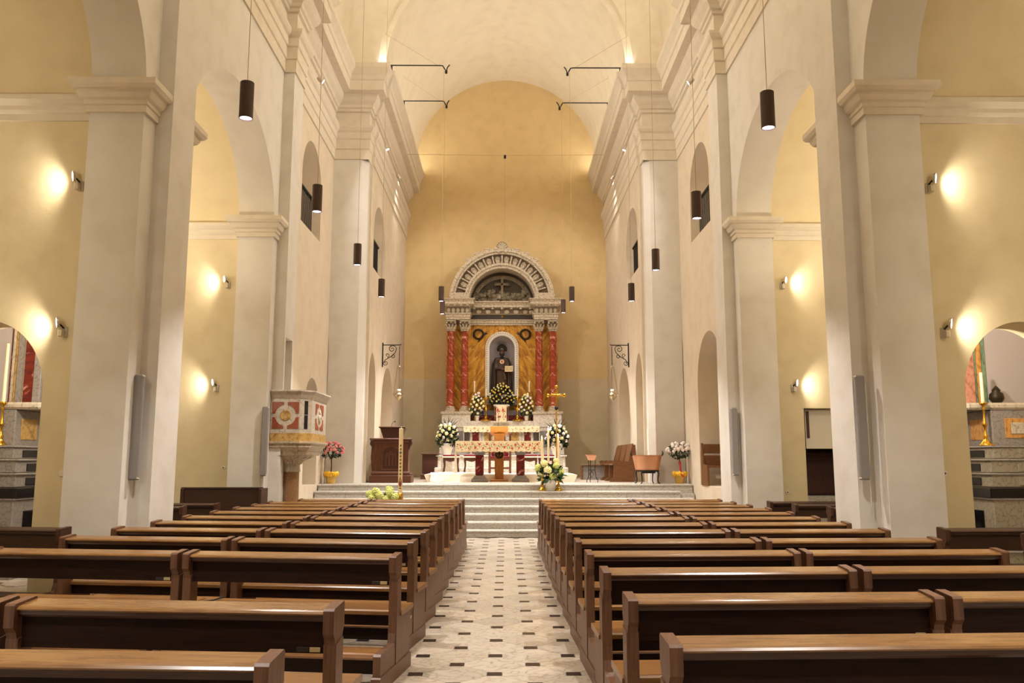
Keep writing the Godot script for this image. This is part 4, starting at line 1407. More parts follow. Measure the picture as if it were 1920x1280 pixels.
func frontal(w: float, h: float, d: float, scallops: int, wave: float) -> ArrayMesh:
	# a hanging strip of cloth in the xy plane, its top edge at y = 0, its lower edge scalloped; with uv, facing +z and a back
	var st := SurfaceTool.new()
	st.begin(Mesh.PRIMITIVE_TRIANGLES)
	var n := scallops * 6
	var rows := 4
	var P := func(i: int, j: int, back: bool) -> Vector3:
		var t := float(i) / n
		var low := -h - 0.022 * absf(sin(t * PI * scallops))
		var y := lerpf(0.0, low, float(j) / rows)
		var z := wave * sin(t * PI * scallops * 0.5) * float(j) / rows
		return V(-w / 2 + w * t, y, z - (d if back else 0.0))
	for back in [false, true]:
		st.set_smooth_group(2 if back else 1)
		for i in n:
			for j in rows:
				var q := [[i, j], [i + 1, j], [i + 1, j + 1], [i, j + 1]]
				var order := [0, 1, 2, 0, 2, 3] if not back else [0, 2, 1, 0, 3, 2]
				for k in order:
					st.set_uv(V2(float(q[k][0]) / n, float(q[k][1]) / rows))
					st.add_vertex(P.call(q[k][0], q[k][1], back))
	st.generate_normals()
	st.index()
	return st.commit()


func cloth_mat(called: String, tex: ImageTexture) -> StandardMaterial3D:
	var m := mat(called, Color.WHITE, 0.9)
	m.albedo_texture = tex
	return m


func high_altar() -> void:
	var o := thing("high_altar", "old marble high altar on steps below the altarpiece, red and yellow inlaid front", "altar", V(-0.12, PLAT, -25.9))
	# steps, local z = 0 at -25.9
	abs_part("upper_step", MB.new().box(V(0, 1.36, 0.72), V(3.7, 0.66, 1.4), 0.015).box(V(0, 1.68, 0.74), V(3.78, 0.04, 1.46), 0.01), mats.altar_marble, o)
	abs_part("riser", MB.new().box(V(0, 1.72, 0.4), V(3.7, 0.06, 1.3), 0.01), mats.grey_marble, o)
	abs_part("lower_step", MB.new().box(V(0, 1.19, 1.2), V(3.8, 0.33, 1.2), 0.02), mats.altar_marble, o)
	var body := abs_part("altar_body", MB.new().box(V(0, 2.1, 0.12), V(1.96, 0.74, 0.7), 0.01), mats.grey_marble, o)
	for s in [-1.0, 1.0]:
		part("red_pilaster", MB.new().box(V(s * 0.78, 2.1, 0.48), V(0.2, 0.72, 0.06), 0.008), mats.deep_red_marble, body)
		part("white_border", MB.new().box(V(s * 0.78, 2.1, 0.465), V(0.34, 0.73, 0.05), 0.008), mats.altar_marble, body)
		part("yellow_panel", MB.new().box(V(s * 0.4, 2.1, 0.475), V(0.24, 0.66, 0.04), 0.008), mats.pale_yellow_marble, body)
	part("white_panel", MB.new().box(V(0, 2.1, 0.46), V(1.2, 0.73, 0.05), 0.008), mats.altar_marble, body)
	abs_part("mensa", MB.new().box(V(0, 2.51, 0.16), V(2.2, 0.09, 0.86), 0.012), mats.altar_marble, o)
	var cl := thing("altar_cloth", "white altar cloth with an embroidered scalloped edge on the old high altar", "altar cloth", V(-0.12, 2.557, -25.74))
	part("top", MB.new().box(V(0, 0.006, 0), V(2.26, 0.012, 0.9), 0.004), mats.cloth_white, cl)
	part("embroidered_drop", frontal(2.26, 0.16, 0.008, 20, 0.012), cloth_mat("embroidery_far", embroidery(640, 48, 5, true)), cl, V(0, 0.01, 0.46))
	for s in [-1.0, 1.0]:
		part("side_drop", MB.new().box(V(s * 1.135, -0.22, 0.0), V(0.014, 0.46, 0.84), 0.004), mats.cloth_white, cl)
	# tabernacle with its veil
	var t := thing("tabernacle", "small marble tabernacle with embroidered gold doors behind the old altar", "tabernacle", V(-0.13, 2.76, -26.02))
	part("case", MB.new().box(V(0, 0.21, -0.05), V(0.42, 0.50, 0.3), 0.01), mats.altar_marble, t)
	part("cornice", MB.new().box(V(0, 0.47, -0.03), V(0.5, 0.05, 0.38), 0.015), mats.altar_marble, t)
	part("plinth", MB.new().box(V(0, -0.04, -0.03), V(0.5, 0.06, 0.36), 0.012), mats.altar_marble, t)
	for s in [-1.0, 1.0]:
		part("red_strip", MB.new().box(V(s * 0.185, 0.2, 0.105), V(0.04, 0.42, 0.02), 0.004), mats.deep_red_marble, t)
		part("door", frontal(0.158, 0.5, 0.012, 1, 0.0), cloth_mat("embroidery_door", embroidery(70, 128, 9, false)) if s < 0 else mats.embroidery_door, t, V(s * 0.08, 0.47, 0.165))


func altar_table() -> void:
	var o := thing("altar_table", "stone altar table on two red marble legs at the front of the presbytery", "altar", V(-0.15, PLAT, -20.6))
	for x in [-0.48, 0.51]:
		var leg := part("leg", MB.new().box(V(x, 0.42, 0), V(0.2, 0.5, 0.3), 0.025), mats.deep_red_marble, o)
		part("foot", MB.new().lathe([V2(0.27, 0.0), V2(0.27, 0.055), V2(0.25, 0.09), V2(0.2, 0.12), V2(0.165, 0.17)], 4, T(V(x, 0, 0), V(0, PI / 4, 0), V(1.0, 1, 1.1)), true), mats.grey_marble, leg)
		part("capital", MB.new().box(V(x, 0.69, 0), V(0.25, 0.06, 0.36), 0.012).box(V(x, 0.74, 0), V(0.28, 0.06, 0.42), 0.012), mats.grey_marble, leg)
	part("slab", MB.new().box(V(0, 0.87, 0), V(2.0, 0.2, 0.86), 0.012), mats.altar_marble, o)
	var c := thing("altar_cloth", "cream altar cloth embroidered with red flowers over the front altar table", "altar cloth", V(-0.15, PLAT + 0.975, -20.6))
	part("top", MB.new().box(V(0, 0.006, 0), V(2.08, 0.014, 0.92), 0.005), mats.cloth_white, c)
	part("embroidered_drop", frontal(2.08, 0.235, 0.008, 16, 0.012), cloth_mat("embroidery_near", embroidery(832, 96, 2, true)), c, V(0, 0.012, 0.465))
	part("back_drop", frontal(2.08, 0.235, 0.008, 16, 0.012), mats.embroidery_near, c, V(0, 0.012, -0.465), V(0, PI, 0))
	for s in [-1.0, 1.0]:
		part("side_drop", MB.new().prism(PackedVector2Array([V2(s * 1.038, 0.0), V2(s * 1.05, 0.0), V2(s * 1.075, -0.74), V2(s * 1.0, -0.74)]), 0.30, 0.42).box(V(s * 1.042, -0.14, -0.1), V(0.012, 0.29, 0.7), 0.004), mats.cloth_white, c)


# ---------------------------------------------------------------- a solid from a distance field (surface nets)
func surface_nets(f: Callable, lo: Vector3, hi: Vector3, cell: float) -> ArrayMesh:
	var n := Vector3i(((hi - lo) / cell).ceil()) + Vector3i.ONE
	var d := PackedFloat32Array()
	d.resize(n.x * n.y * n.z)
	for z in n.z:
		for y in n.y:
			for x in n.x:
				d[x + n.x * (y + n.y * z)] = f.call(lo + V(x, y, z) * cell)
	var vert := {}
	var corners := [Vector3i(0, 0, 0), Vector3i(1, 0, 0), Vector3i(0, 1, 0), Vector3i(1, 1, 0), Vector3i(0, 0, 1), Vector3i(1, 0, 1), Vector3i(0, 1, 1), Vector3i(1, 1, 1)]
	var edges := [[0, 1], [2, 3], [4, 5], [6, 7], [0, 2], [1, 3], [4, 6], [5, 7], [0, 4], [1, 5], [2, 6], [3, 7]]
	for z in n.z - 1:
		for y in n.y - 1:
			for x in n.x - 1:
				var v := []
				var neg := 0
				for c in corners:
					var q: float = d[x + c.x + n.x * (y + c.y + n.y * (z + c.z))]
					v.append(q)
					if q < 0.0:
						neg += 1
				if neg == 0 or neg == 8:
					continue
				var sum := Vector3.ZERO
				var k := 0
				for e in edges:
					var a: float = v[e[0]]
					var b: float = v[e[1]]
					if (a < 0.0) != (b < 0.0):
						sum += Vector3(corners[e[0]]).lerp(Vector3(corners[e[1]]), a / (a - b))
						k += 1
				vert[Vector3i(x, y, z)] = lo + (V(x, y, z) + sum / k) * cell
	var mb := MB.new()
	var ax := [Vector3i(1, 0, 0), Vector3i(0, 1, 0), Vector3i(0, 0, 1)]
	for key in vert:
		for i in 3:
			var u: Vector3i = ax[(i + 1) % 3]
			var w: Vector3i = ax[(i + 2) % 3]
			var p: Vector3i = key
			var q: Vector3i = p + ax[i]
			if q.x >= n.x or q.y >= n.y or q.z >= n.z:
				continue
			var a: float = d[p.x + n.x * (p.y + n.y * p.z)]
			var b: float = d[q.x + n.x * (q.y + n.y * q.z)]
			if (a < 0.0) == (b < 0.0) or not (vert.has(p - u) and vert.has(p - w) and vert.has(p - u - w)):
				continue
			if a < 0.0:
				mb.quad(vert[p - u - w], vert[p - w], vert[p], vert[p - u], 1)
			else:
				mb.quad(vert[p - u], vert[p], vert[p - w], vert[p - u - w], 1)
	return mb.done()


func cap_d(p: Vector3, a: Vector3, b: Vector3, ra: float, rb: float) -> float:
	var ab := b - a
	var t := clampf((p - a).dot(ab) / ab.length_squared(), 0.0, 1.0)
	return p.distance_to(a + ab * t) - lerpf(ra, rb, t)


func smin(a: float, b: float, k: float) -> float:
	var h := maxf(k - absf(a - b), 0.0) / k
	return minf(a, b) - h * h * k * 0.25


func statue() -> void:
	# a standing bearded figure in a long cloak, about 1.55 m tall with its halo
	var o := thing("statue", "dark wooden statue of a bearded robed man with halo and open book in the niche", "statue", V(-0.13, 3.62, -26.97))
	part("plinth", MB.new().box(V(0, 0.04, 0.02), V(0.5, 0.08, 0.3), 0.01), mats.ambo_dark, o)
	var body := func(p: Vector3) -> float:
		# robe: an elliptical column that widens to the hem, with folds
		var a := atan2(p.z, p.x)
		var y := clampf((p.y - 0.08) / 1.14, 0.0, 1.0)
		var fold := 0.010 * sin(a * 13.0 + p.y * 1.5) * (1.0 - y * 0.8)
		var rx := lerpf(0.235, 0.165, y) + fold
		var d := (V2(p.x / 1.0, p.z / 0.62).length() - rx) * 0.75
		d = maxf(d, maxf(0.08 - p.y, p.y - 1.17))
		# shoulders, arms
		d = smin(d, cap_d(p, V(-0.15, 1.14, 0), V(0.15, 1.14, 0), 0.075, 0.075), 0.09)
		d = smin(d, cap_d(p, V(-0.18, 1.12, 0.0), V(-0.2, 0.87, 0.05), 0.07, 0.06), 0.04)
		d = smin(d, cap_d(p, V(-0.2, 0.87, 0.05), V(0.0, 0.83, 0.17), 0.055, 0.035), 0.03)
		d = smin(d, cap_d(p, V(0.18, 1.12, 0.0), V(0.22, 0.88, 0.05), 0.07, 0.06), 0.04)
		d = smin(d, cap_d(p, V(0.22, 0.88, 0.05), V(0.2, 0.78, 0.17), 0.055, 0.035), 0.03)
		# neck and head
		d = smin(d, cap_d(p, V(0, 1.16, 0.01), V(0.01, 1.27, 0.02), 0.05, 0.045), 0.04)
		return d
	part("robed_body", surface_nets(body, V(-0.34, 0.04, -0.24), V(0.34, 1.34, 0.28), 0.02), mats.statue_wood, o)
	var head := func(p: Vector3) -> float:
		var q := p - V(0.01, 1.36, 0.03)
		var d := (V(q.x / 0.072, q.y / 0.098, q.z / 0.085).length() - 1.0) * 0.075
		d = smin(d, cap_d(p, V(0.01, 1.37, 0.105), V(0.01, 1.335, 0.125), 0.010, 0.014), 0.015)       # nose
		d = smin(d, cap_d(p, V(-0.03, 1.385, 0.098), V(0.05, 1.385, 0.098), 0.011, 0.011), 0.015)     # brow
		for s in [-1.0, 1.0]:
			d = smin(d, cap_d(p, V(0.01 + s * 0.074, 1.375, 0.03), V(0.01 + s * 0.07, 1.335, 0.03), 0.014, 0.01), 0.01)
			d = maxf(d, 0.012 - p.distance_to(V(0.01 + s * 0.028, 1.365, 0.112)))   # eye sockets
		return d
	part("face", surface_nets(head, V(-0.1, 1.24, -0.08), V(0.12, 1.48, 0.16), 0.009), mats.skin_paint, o)
	var hair := MB.new()
	hair.ball(V(0.01, 1.395, 0.005), V(0.083, 0.085, 0.082), 14, 8)
	hair.tube([V(0.01, 1.335, 0.095), V(0.01, 1.28, 0.115), V(0.01, 1.21, 0.125), V(0.01, 1.16, 0.12)], [0.03, 0.052, 0.045, 0.016], 10)
	for s in [-1.0, 1.0]:
		hair.tube([V(0.01 + s * 0.066, 1.37, 0.05), V(0.01 + s * 0.06, 1.31, 0.075), V(0.01 + s * 0.03, 1.27, 0.1)], [0.016, 0.024, 0.024], 7)
	part("hair_and_beard", hair, mats.iron, o)
	# cloak falling from the shoulders behind
	var ck := MB.new()
	for s in [-1.0, 1.0]:
		ck.tube([V(s * 0.19, 1.18, -0.02), V(s * 0.25, 0.95, 0.0), V(s * 0.275, 0.6, 0.02), V(s * 0.27, 0.1, 0.03)], [0.045, 0.05, 0.045, 0.05], 9)
		ck.tube([V(s * 0.17, 1.16, 0.03), V(s * 0.22, 0.75, 0.06), V(s * 0.22, 0.1, 0.08)], [0.03, 0.032, 0.04], 8)
	part("cloak", ck, mats.statue_wood, o)
	# hands with five fingers each
	for s in [-1.0, 1.0]:
		var hd := MB.new()
		var c := V(0.02, 0.83, 0.185) if s < 0 else V(0.2, 0.775, 0.19)
		hd.ball(c, V(0.035, 0.028, 0.018), 10, 6)
		for k in 4:
			var y := 0.018 - 0.012 * k
			hd.tube([c + V(-s * 0.015, y, 0.005), c + V(-s * 0.05, y - 0.002, 0.014), c + V(-s * (0.075 - 0.006 * absf(k - 1)), y - 0.008, 0.004)], [0.009, 0.008, 0.006], 6)
		hd.tube([c + V(0, 0.02, 0.01), c + V(-s * 0.02, 0.04, 0.02), c + V(-s * 0.04, 0.045, 0.015)], [0.01, 0.009, 0.007], 6)
		part("hand", hd, mats.skin_paint, o)
	# round badge on the breast
	var bd := part("breast_badge", MB.new().lathe([V2(0.072, 0.0), V2(0.07, 0.01), V2(0, 0.014)], 20, Transform3D(Basis(Vector3.RIGHT, PI / 2), V(0.01, 1.075, 0.118))), mats.parchment, o)
	part("badge_cross", MB.new().box(V(0.01, 1.075, 0.134), V(0.022, 0.1, 0.006), 0.002).box(V(0.01, 1.075, 0.134), V(0.075, 0.022, 0.006), 0.002), mats.ribbon, bd)
	# halo of small rays
	var hl := MB.new()
	for i in 15:
		var a := PI * (-0.12 + 1.24 * i / 14.0)
		hl.tube([V(0.01 + cos(a) * 0.06, 1.47 + sin(a) * 0.06, -0.01), V(0.01 + cos(a) * 0.15, 1.5 + sin(a) * 0.15, -0.02), V(0.01 + cos(a) * 0.165, 1.5 + sin(a) * 0.165, -0.02)], [0.014, 0.024, 0.012], 6)
	part("halo", hl, mats.bronze, o)
	# the open book held in the left hand
	var bk := MB.new()
	for s in [-1.0, 1.0]:
		bk.box(V(s * 0.068, 0, 0), V(0.13, 0.19, 0.022), 0.004, T(Vector3.ZERO, V(0, -s * 0.16, 0)))
	var b := part("open_book", bk, mats.parchment, o, V(0.235, 0.83, 0.235), V(-0.15, -0.1, 0.0))
	for s in [-1.0, 1.0]:
		var ln := MB.new()
		for k in 6:
			ln.box(V(s * 0.068, 0.06 - k * 0.022, 0.0115), V(0.095 - 0.02 * (k % 2), 0.005, 0.001), 0.0, T(Vector3.ZERO, V(0, -s * 0.16, 0)))
		part("written_lines", ln, mats.rubber, b)
	# hem of a paler robe and girdle ends
	part("girdle", MB.new().tube([V(0.06, 0.74, 0.15), V(0.09, 0.62, 0.165), V(0.11, 0.5, 0.17)], [0.022, 0.02, 0.03], 7), mats.skin_paint, o)


# ---------------------------------------------------------------- things standing in the presbytery
func scroll_bracket(label: String, s: float) -> void:
	var o := thing("lamp_bracket", label, "bracket", V(s * (WP - 0.0), 4.05, -22.6), 0, "scrolled iron brackets")
	part("wall_bar", MB.new().tube([V(-s * 0.02, 0, 0), V(-s * 0.02, 0.66, 0)], 0.016, 7), mats.iron, o)
	part("top_bar", MB.new().tube([V(-s * 0.02, 0.6, 0), V(-s * 0.5, 0.6, 0), V(-s * 0.51, 0.63, 0)], 0.013, 7), mats.iron, o)
	var sc := MB.new()
	var spiral := func(c: Vector3, r: float, turns: float, a0: float, dir: float) -> void:
		var pts := []
		for i in 19:
			var t := i / 18.0
			var a := a0 + dir * turns * TAU * t
			pts.append(c + V(-s * cos(a), sin(a), 0) * r * (1.0 - 0.8 * t))
		sc.tube(pts, 0.010, 6)
	sc.tube([V(-s * 0.03, 0.1, 0), V(-s * 0.1, 0.2, 0), V(-s * 0.25, 0.29, 0), V(-s * 0.36, 0.4, 0), V(-s * 0.39, 0.5, 0), V(-s * 0.35, 0.57, 0), V(-s * 0.28, 0.58, 0)], 0.011, 6)
	spiral.call(V(-s * 0.27, 0.49, 0), 0.09, 1.2, PI / 2, 1.0)
	spiral.call(V(-s * 0.29, 0.29, 0), 0.06, 1.1, PI / 2, -1.0)
	spiral.call(V(-s * 0.14, 0.32, 0), 0.06, 1.1, -PI / 2, 1.0)
	spiral.call(V(-s * 0.1, 0.11, 0), 0.07, 1.2, PI, 1.0)
	part("scrollwork", sc, mats.iron, o)
	var l := thing("sanctuary_lamp", "silver sanctuary lamp hung on chains from the %s iron bracket" % side_name(s), "lamp", V(s * (WP - 0.47), 3.15, -22.6), 0, "hanging sanctuary lamps")
	var ch := MB.new()
	for i in 12:
		ch.ball(V(0, 0.95 + i * 0.045, 0), V(0.013, 0.026, 0.013), 6, 4)
	part("chain", ch, mats.bronze, l)
	part("crown", MB.new().lathe([V2(0.055, 0.90), V2(0.05, 0.92), V2(0.015, 0.95), V2(0, 0.96)], 12), mats.silver, l)
	for k in 3:
		var a := TAU * k / 3 + 0.5
		part("hanging_chain", MB.new().tube([V(cos(a) * 0.045, 0.91, sin(a) * 0.045), V(cos(a) * 0.1, 0.55, sin(a) * 0.1), V(cos(a) * 0.14, 0.18, sin(a) * 0.14)], 0.011, 5), mats.silver, l)
	part("vessel", MB.new().slathe([V2(0.0, -0.05), V2(0.012, -0.03), V2(0.012, 0.0), V2(0.05, 0.03), V2(0.1, 0.08), V2(0.12, 0.13), V2(0.1, 0.18), V2(0.06, 0.2), V2(0.065, 0.24)], 16), mats.silver, l)
	part("glass_cup", MB.new().slathe([V2(0.05, 0.22), V2(0.055, 0.3), V2(0.045, 0.3)], 12), mats.socket, l)
	for k in 3:
		var a := TAU * k / 3 + 0.5
		part("scroll_handle", MB.new().tube([V(cos(a) * 0.1, 0.12, sin(a) * 0.1), V(cos(a) * 0.16, 0.14, sin(a) * 0.16), V(cos(a) * 0.15, 0.2, sin(a) * 0.15)], 0.012, 5), mats.silver, l)


func candlestick(label: String, at: Vector3, h: float, candle: float, m: Material, lit: bool, wide := 1.0) -> void:
	var o := thing("candlestick", label, "candlestick", at)
	var w := wide
	part("stand", MB.new().slathe([V2(0.085 * w, 0.0), V2(0.09 * w, 0.012), V2(0.075 * w, 0.03), V2(0.05 * w, 0.06), V2(0.024, 0.1), V2(0.04 * w, 0.13), V2(0.02, 0.16), V2(0.014, h * 0.4), V2(0.03 * w, h * 0.46), V2(0.036 * w, h * 0.5), V2(0.018, h * 0.56), V2(0.013, h * 0.8), V2(0.026, h * 0.86), V2(0.014, h * 0.9), V2(0.05 * w, h * 0.96), V2(0.056 * w, h * 0.985), V2(0.03, h), V2(0, h)], 14), m, o)
	for k in 3:
		var a := TAU * k / 3 + PI / 2
		part("foot", MB.new().ball(V(cos(a) * 0.08 * w, 0.015, -sin(a) * 0.08 * w), V(0.022, 0.018, 0.022), 7, 5), m, o)
	part("candle", MB.new().lathe([V2(0.024, h), V2(0.023, h + candle - 0.006), V2(0.018, h + candle), V2(0, h + candle - 0.004)], 12), mats.wax, o)
	part("wick", MB.new().tube([V(0, h + candle - 0.005, 0), V(0.001, h + candle + 0.014, 0)], 0.002, 4), mats.rubber, o)
	if lit:
		part("flame", MB.new().slathe([V2(0, h + candle + 0.006), V2(0.011, h + candle + 0.022), V2(0.008, h + candle + 0.045), V2(0, h + candle + 0.075)], 8), mats.flame, o)
		var l := OmniLight3D.new()
		l.name = "candle_glow"
		l.light_color = Color(1.0, 0.72, 0.4)
		l.light_energy = 0.05
		l.omni_range = 30.0
		l.omni_attenuation = 2.0
		l.light_size = 0.02
		l.shadow_enabled = true
		o.add_child(l)
		l.position = V(0, h + candle + 0.03, 0.03)


func presbytery_things() -> void:
	statue()
	for s in [-1.0, 1.0]:
		scroll_bracket("scrolled black iron bracket on the %s wall of the presbytery" % side_name(s), s)
	# cloth-covered dais behind the altar table
	var d := thing("dais", "low dais covered with white cloth behind the front altar table", "platform", V(-0.1, PLAT, -22.5))
	part("platform", MB.new().prism(PackedVector2Array([V2(-1.86, 0), V2(1.82, 0), V2(1.9, 0.17), V2(1.84, 0.19), V2(-1.9, 0.19), V2(-1.94, 0.17)]), -1.1, 1.2), mats.cloth_white, d)
	var sheet := MB.new()
	var fn := FastNoiseLite.new()
	fn.seed = 4
	fn.frequency = 2.2
	var spot_ := func(i: int, j: int) -> Vector3:   # a crumpled cloth over the front edge of the dais
		var x := -1.78 + i * 0.05
		var t := j / 14.0
		var p := V(x, 0.198, 0.8 + t * 0.75) if t < 0.55 else V(x, 0.198 - (t - 0.55) / 0.45 * 0.19, 1.215 + (t - 0.55) * 0.22)
		var k := fn.get_noise_2d(x * 1.3, t * 0.7) * 0.5 + 0.5
		return p + V(0.04 * fn.get_noise_2d(x + 9.0, t), 0.055 * k if t < 0.6 else 0.0, 0.05 * k if t > 0.45 else 0.0)
	for i in 24:
		for j in 14:
			sheet.quadn(spot_.call(i, j), spot_.call(i + 1, j), spot_.call(i + 1, j + 1), spot_.call(i, j + 1), V(0, 1, 1), 1)
	part("rumpled_cloth", sheet, mats.cloth_white, d)
	var mat_ := thing("floor_cloth", "white cloth spread on the floor round the altar table legs", "cloth", V(-0.35, PLAT, -20.55))
	part("sheet", MB.new().prism(PackedVector2Array([V2(-1.3, -0.5), V2(-0.4, -0.62), V2(0.6, -0.58), V2(1.2, -0.4), V2(1.25, 0.45), V2(0.3, 0.36), V2(-0.7, 0.42), V2(-1.4, 0.2)]), 0.002, 0.012, Transform3D(Basis(V(1, 0, 0), V(0, 0, -1), V(0, 1, 0)), Vector3.ZERO)), mats.cloth_white, mat_)
	# oak lectern
	var o := thing("lectern", "light oak lectern with carved round emblem behind the front altar table", "lectern", V(-0.16, PLAT, -21.22))
	part("foot", MB.new().box(V(0, 0.03, 0), V(0.44, 0.06, 0.4), 0.012), mats.oak, o)
	part("column", MB.new().prism(PackedVector2Array([V2(-0.105, 0.06), V2(0.105, 0.06), V2(0.13, 1.2), V2(-0.13, 1.2)]), -0.06, 0.06), mats.oak, o)
	part("desk", MB.new().box(V(0, 0, 0), V(0.44, 0.13, 0.34), 0.012, T(V(0, 1.27, 0), V(-0.25, 0, 0))), mats.oak, o)
	var em := MB.new()
	var pts := []
	for i in 21:
		pts.append(V(cos(TAU * i / 20) * 0.088, sin(TAU * i / 20) * 0.088, 0))
	em.tube(pts, 0.022, 7, false)
	em.box(V(0, 0, 0), V(0.03, 0.13, 0.02), 0.005)
	em.box(V(0, 0.01, 0), V(0.1, 0.03, 0.02), 0.005)
	for i in 12:
		em.ball(V(cos(TAU * i / 12) * 0.088, sin(TAU * i / 12) * 0.088, 0.012), V(0.026, 0.026, 0.016), 6, 4)
	part("carved_emblem", em, mats.bronze, o, V(0, 0.68, 0.075))
	var mc := part("microphone", MB.new().tube([V(-0.03, 1.3, 0.06), V(-0.02, 1.45, 0.03), V(-0.01, 1.6, 0.0)], 0.006, 6).tube([V(-0.01, 1.6, 0.0), V(-0.008, 1.64, -0.01)], 0.016, 8), mats.rubber, o)
	part("base", MB.new().lathe([V2(0.05, 1.31), V2(0.05, 1.34), V2(0.02, 1.36), V2(0, 1.36)], 12), mats.rubber, mc)
	# the celebrant's chair
	var c := thing("armchair", "dark wooden armchair with rounded crest on the dais behind the altar", "chair", V(-0.15, PLAT + 0.192, -22.4))
	for s in [-1.0, 1.0]:
		part("back_post", MB.new().box(V(s * 0.27, 0.5, -0.2), V(0.055, 1.0, 0.055), 0.01).ball(V(s * 0.27, 1.03, -0.2), V(0.035, 0.05, 0.035), 8, 6), mats.ambo_wood, c)
		part("front_leg", MB.new().box(V(s * 0.27, 0.32, 0.22), V(0.055, 0.64, 0.055), 0.01), mats.ambo_wood, c)
		part("armrest", MB.new().box(V(s * 0.27, 0.66, 0.0), V(0.07, 0.04, 0.52), 0.012), mats.ambo_wood, c)
	var crest := PackedVector2Array([V2(-0.25, 0.68), V2(0.25, 0.68), V2(0.25, 0.84)])
	for i in 13:
		crest.append(V2(0.15 * cos(PI * i / 12), 0.88 + 0.2 * sin(PI * i / 12)))
	crest.append(V2(-0.25, 0.84))
	part("crest", MB.new().prism(crest, -0.22, -0.18), mats.ambo_wood, c)
	part("cushion_back", MB.new().box(V(0, 0.56, -0.18), V(0.46, 0.22, 0.05), 0.015), mats.velvet, c)
	part("seat", MB.new().box(V(0, 0.42, 0.0), V(0.5, 0.06, 0.46), 0.015), mats.velvet, c)
	part("seat_frame", MB.new().box(V(0, 0.36, 0.0), V(0.54, 0.06, 0.48), 0.01), mats.ambo_wood, c)
	part("stretcher", MB.new().box(V(0, 0.14, 0.22), V(0.5, 0.05, 0.03), 0.008), mats.ambo_wood, c)
	# stools with red cushions
	var first: Node3D
	var k := 0
	for q in [[-1.42, "outermost on the left"], [-0.88, "left of the armchair"], [0.62, "right of the armchair"], [1.06, "outermost on the right"]]:
		var t := thing("stool", "wooden stool with red cushion on the dais, %s" % q[1], "stool", V(q[0], PLAT + 0.192, -22.15), 0, "stools with red cushions")
		part("cushion", MB.new().box(V(0, 0.46, 0), V(0.42, 0.05, 0.36), 0.018), mats.velvet, t)
		part("cloth_edge", MB.new().box(V(0, 0.425, 0), V(0.44, 0.03, 0.38), 0.008), mats.cloth_white, t)
		part("apron", MB.new().prism(PackedVector2Array([V2(-0.2, 0.41), V2(-0.2, 0.28), V2(-0.13, 0.33), V2(0, 0.30), V2(0.13, 0.33), V2(0.2, 0.28), V2(0.2, 0.41)]), 0.14, 0.16), mats.ambo_dark, t)
		for a in [-1.0, 1.0]:
			for b in [-1.0, 1.0]:
				part("leg", MB.new().tube([V(a * 0.18, 0.41, b * 0.14), V(a * 0.17, 0.2, b * 0.14), V(a * 0.2, 0.0, b * 0.15)], [0.024, 0.016, 0.02], 7), mats.ambo_dark, t)
	# the wooden ambo on the left
	var am := thing("ambo", "tall carved dark wooden ambo on the left of the presbytery", "lectern", V(-2.76, PLAT, -20.65))
	part("plinth", MB.new().box(V(0, 0.09, 0), V(1.0, 0.18, 0.62), 0.015).box(V(0, 0.22, 0), V(0.94, 0.1, 0.57), 0.03), mats.ambo_wood, am)
	var bd := part("body", MB.new().box(V(0, 0.6, 0), V(0.8, 0.72, 0.46), 0.01), mats.ambo_wood, am)
	var pa := MB.new()
	var ap := PackedVector2Array([V2(-0.2, -0.28), V2(0.2, -0.28)])
	for i in 13:
		ap.append(V2(0.2 * cos(PI * i / 12), 0.06 + 0.2 * sin(PI * i / 12)))
	pa.prism(ap, 0, 0.012)
	part("arched_panel", pa, mats.ambo_dark, bd, V(0, 0.6, 0.23))
	var rim := MB.new().prism(ring2d(0.2, 0.235, 0.06, 0, PI, 16), 0, 0.03).box(V(-0.2175, -0.11, 0.015), V(0.035, 0.34, 0.03), 0.004).box(V(0.2175, -0.11, 0.015), V(0.035, 0.34, 0.03), 0.004).box(V(0, -0.29, 0.015), V(0.47, 0.035, 0.03), 0.004)
	part("panel_moulding", rim, mats.ambo_wood, bd, V(0, 0.6, 0.23))
	var tr := MB.new()
	for i in 4:
		tr.box(V(-0.12 + i * 0.08, -0.09, 0.02), V(0.028, 0.22, 0.02), 0.006)
	for i in 3:
		tr.prism(ring2d(0.022, 0.045, 0.06 + 0.04 * (i % 2), 0, TAU, 12), 0.01, 0.025, T(V(-0.08 + i * 0.08, 0, 0)))
	part("carved_tracery", tr, mats.ambo_wood, bd, V(0, 0.6, 0.23))
	for s in [-1.0, 1.0]:
		part("corner_pilaster", MB.new().box(V(s * 0.37, 0.6, 0.235), V(0.1, 0.7, 0.03), 0.006), mats.ambo_wood, bd)
	part("cornice", MB.new().box(V(0, 0.985, 0), V(0.9, 0.06, 0.54), 0.02).box(V(0, 1.035, 0), V(1.02, 0.05, 0.62), 0.015), mats.ambo_wood, am)
	for s in [-1.0, 1.0]:
		part("corner_corbel", MB.new().tube([V(s * 0.45, 1.0, 0.22), V(s * 0.47, 0.92, 0.22), V(s * 0.44, 0.86, 0.22), V(s * 0.43, 0.78, 0.22)], [0.05, 0.045, 0.03, 0.012], 8), mats.ambo_dark, am)
	part("desk", MB.new().prism(PackedVector2Array([V2(-0.20, 1.06), V2(0.22, 1.06), V2(0.30, 1.30), V2(-0.28, 1.30)]), -0.2, 0.17), mats.ambo_dark, am)
	part("desk_top", MB.new().box(V(0, 0, 0), V(0.64, 0.03, 0.44), 0.008, T(V(0.01, 1.31, 0.0), V(-0.08, 0, 0))), mats.ambo_wood, am)
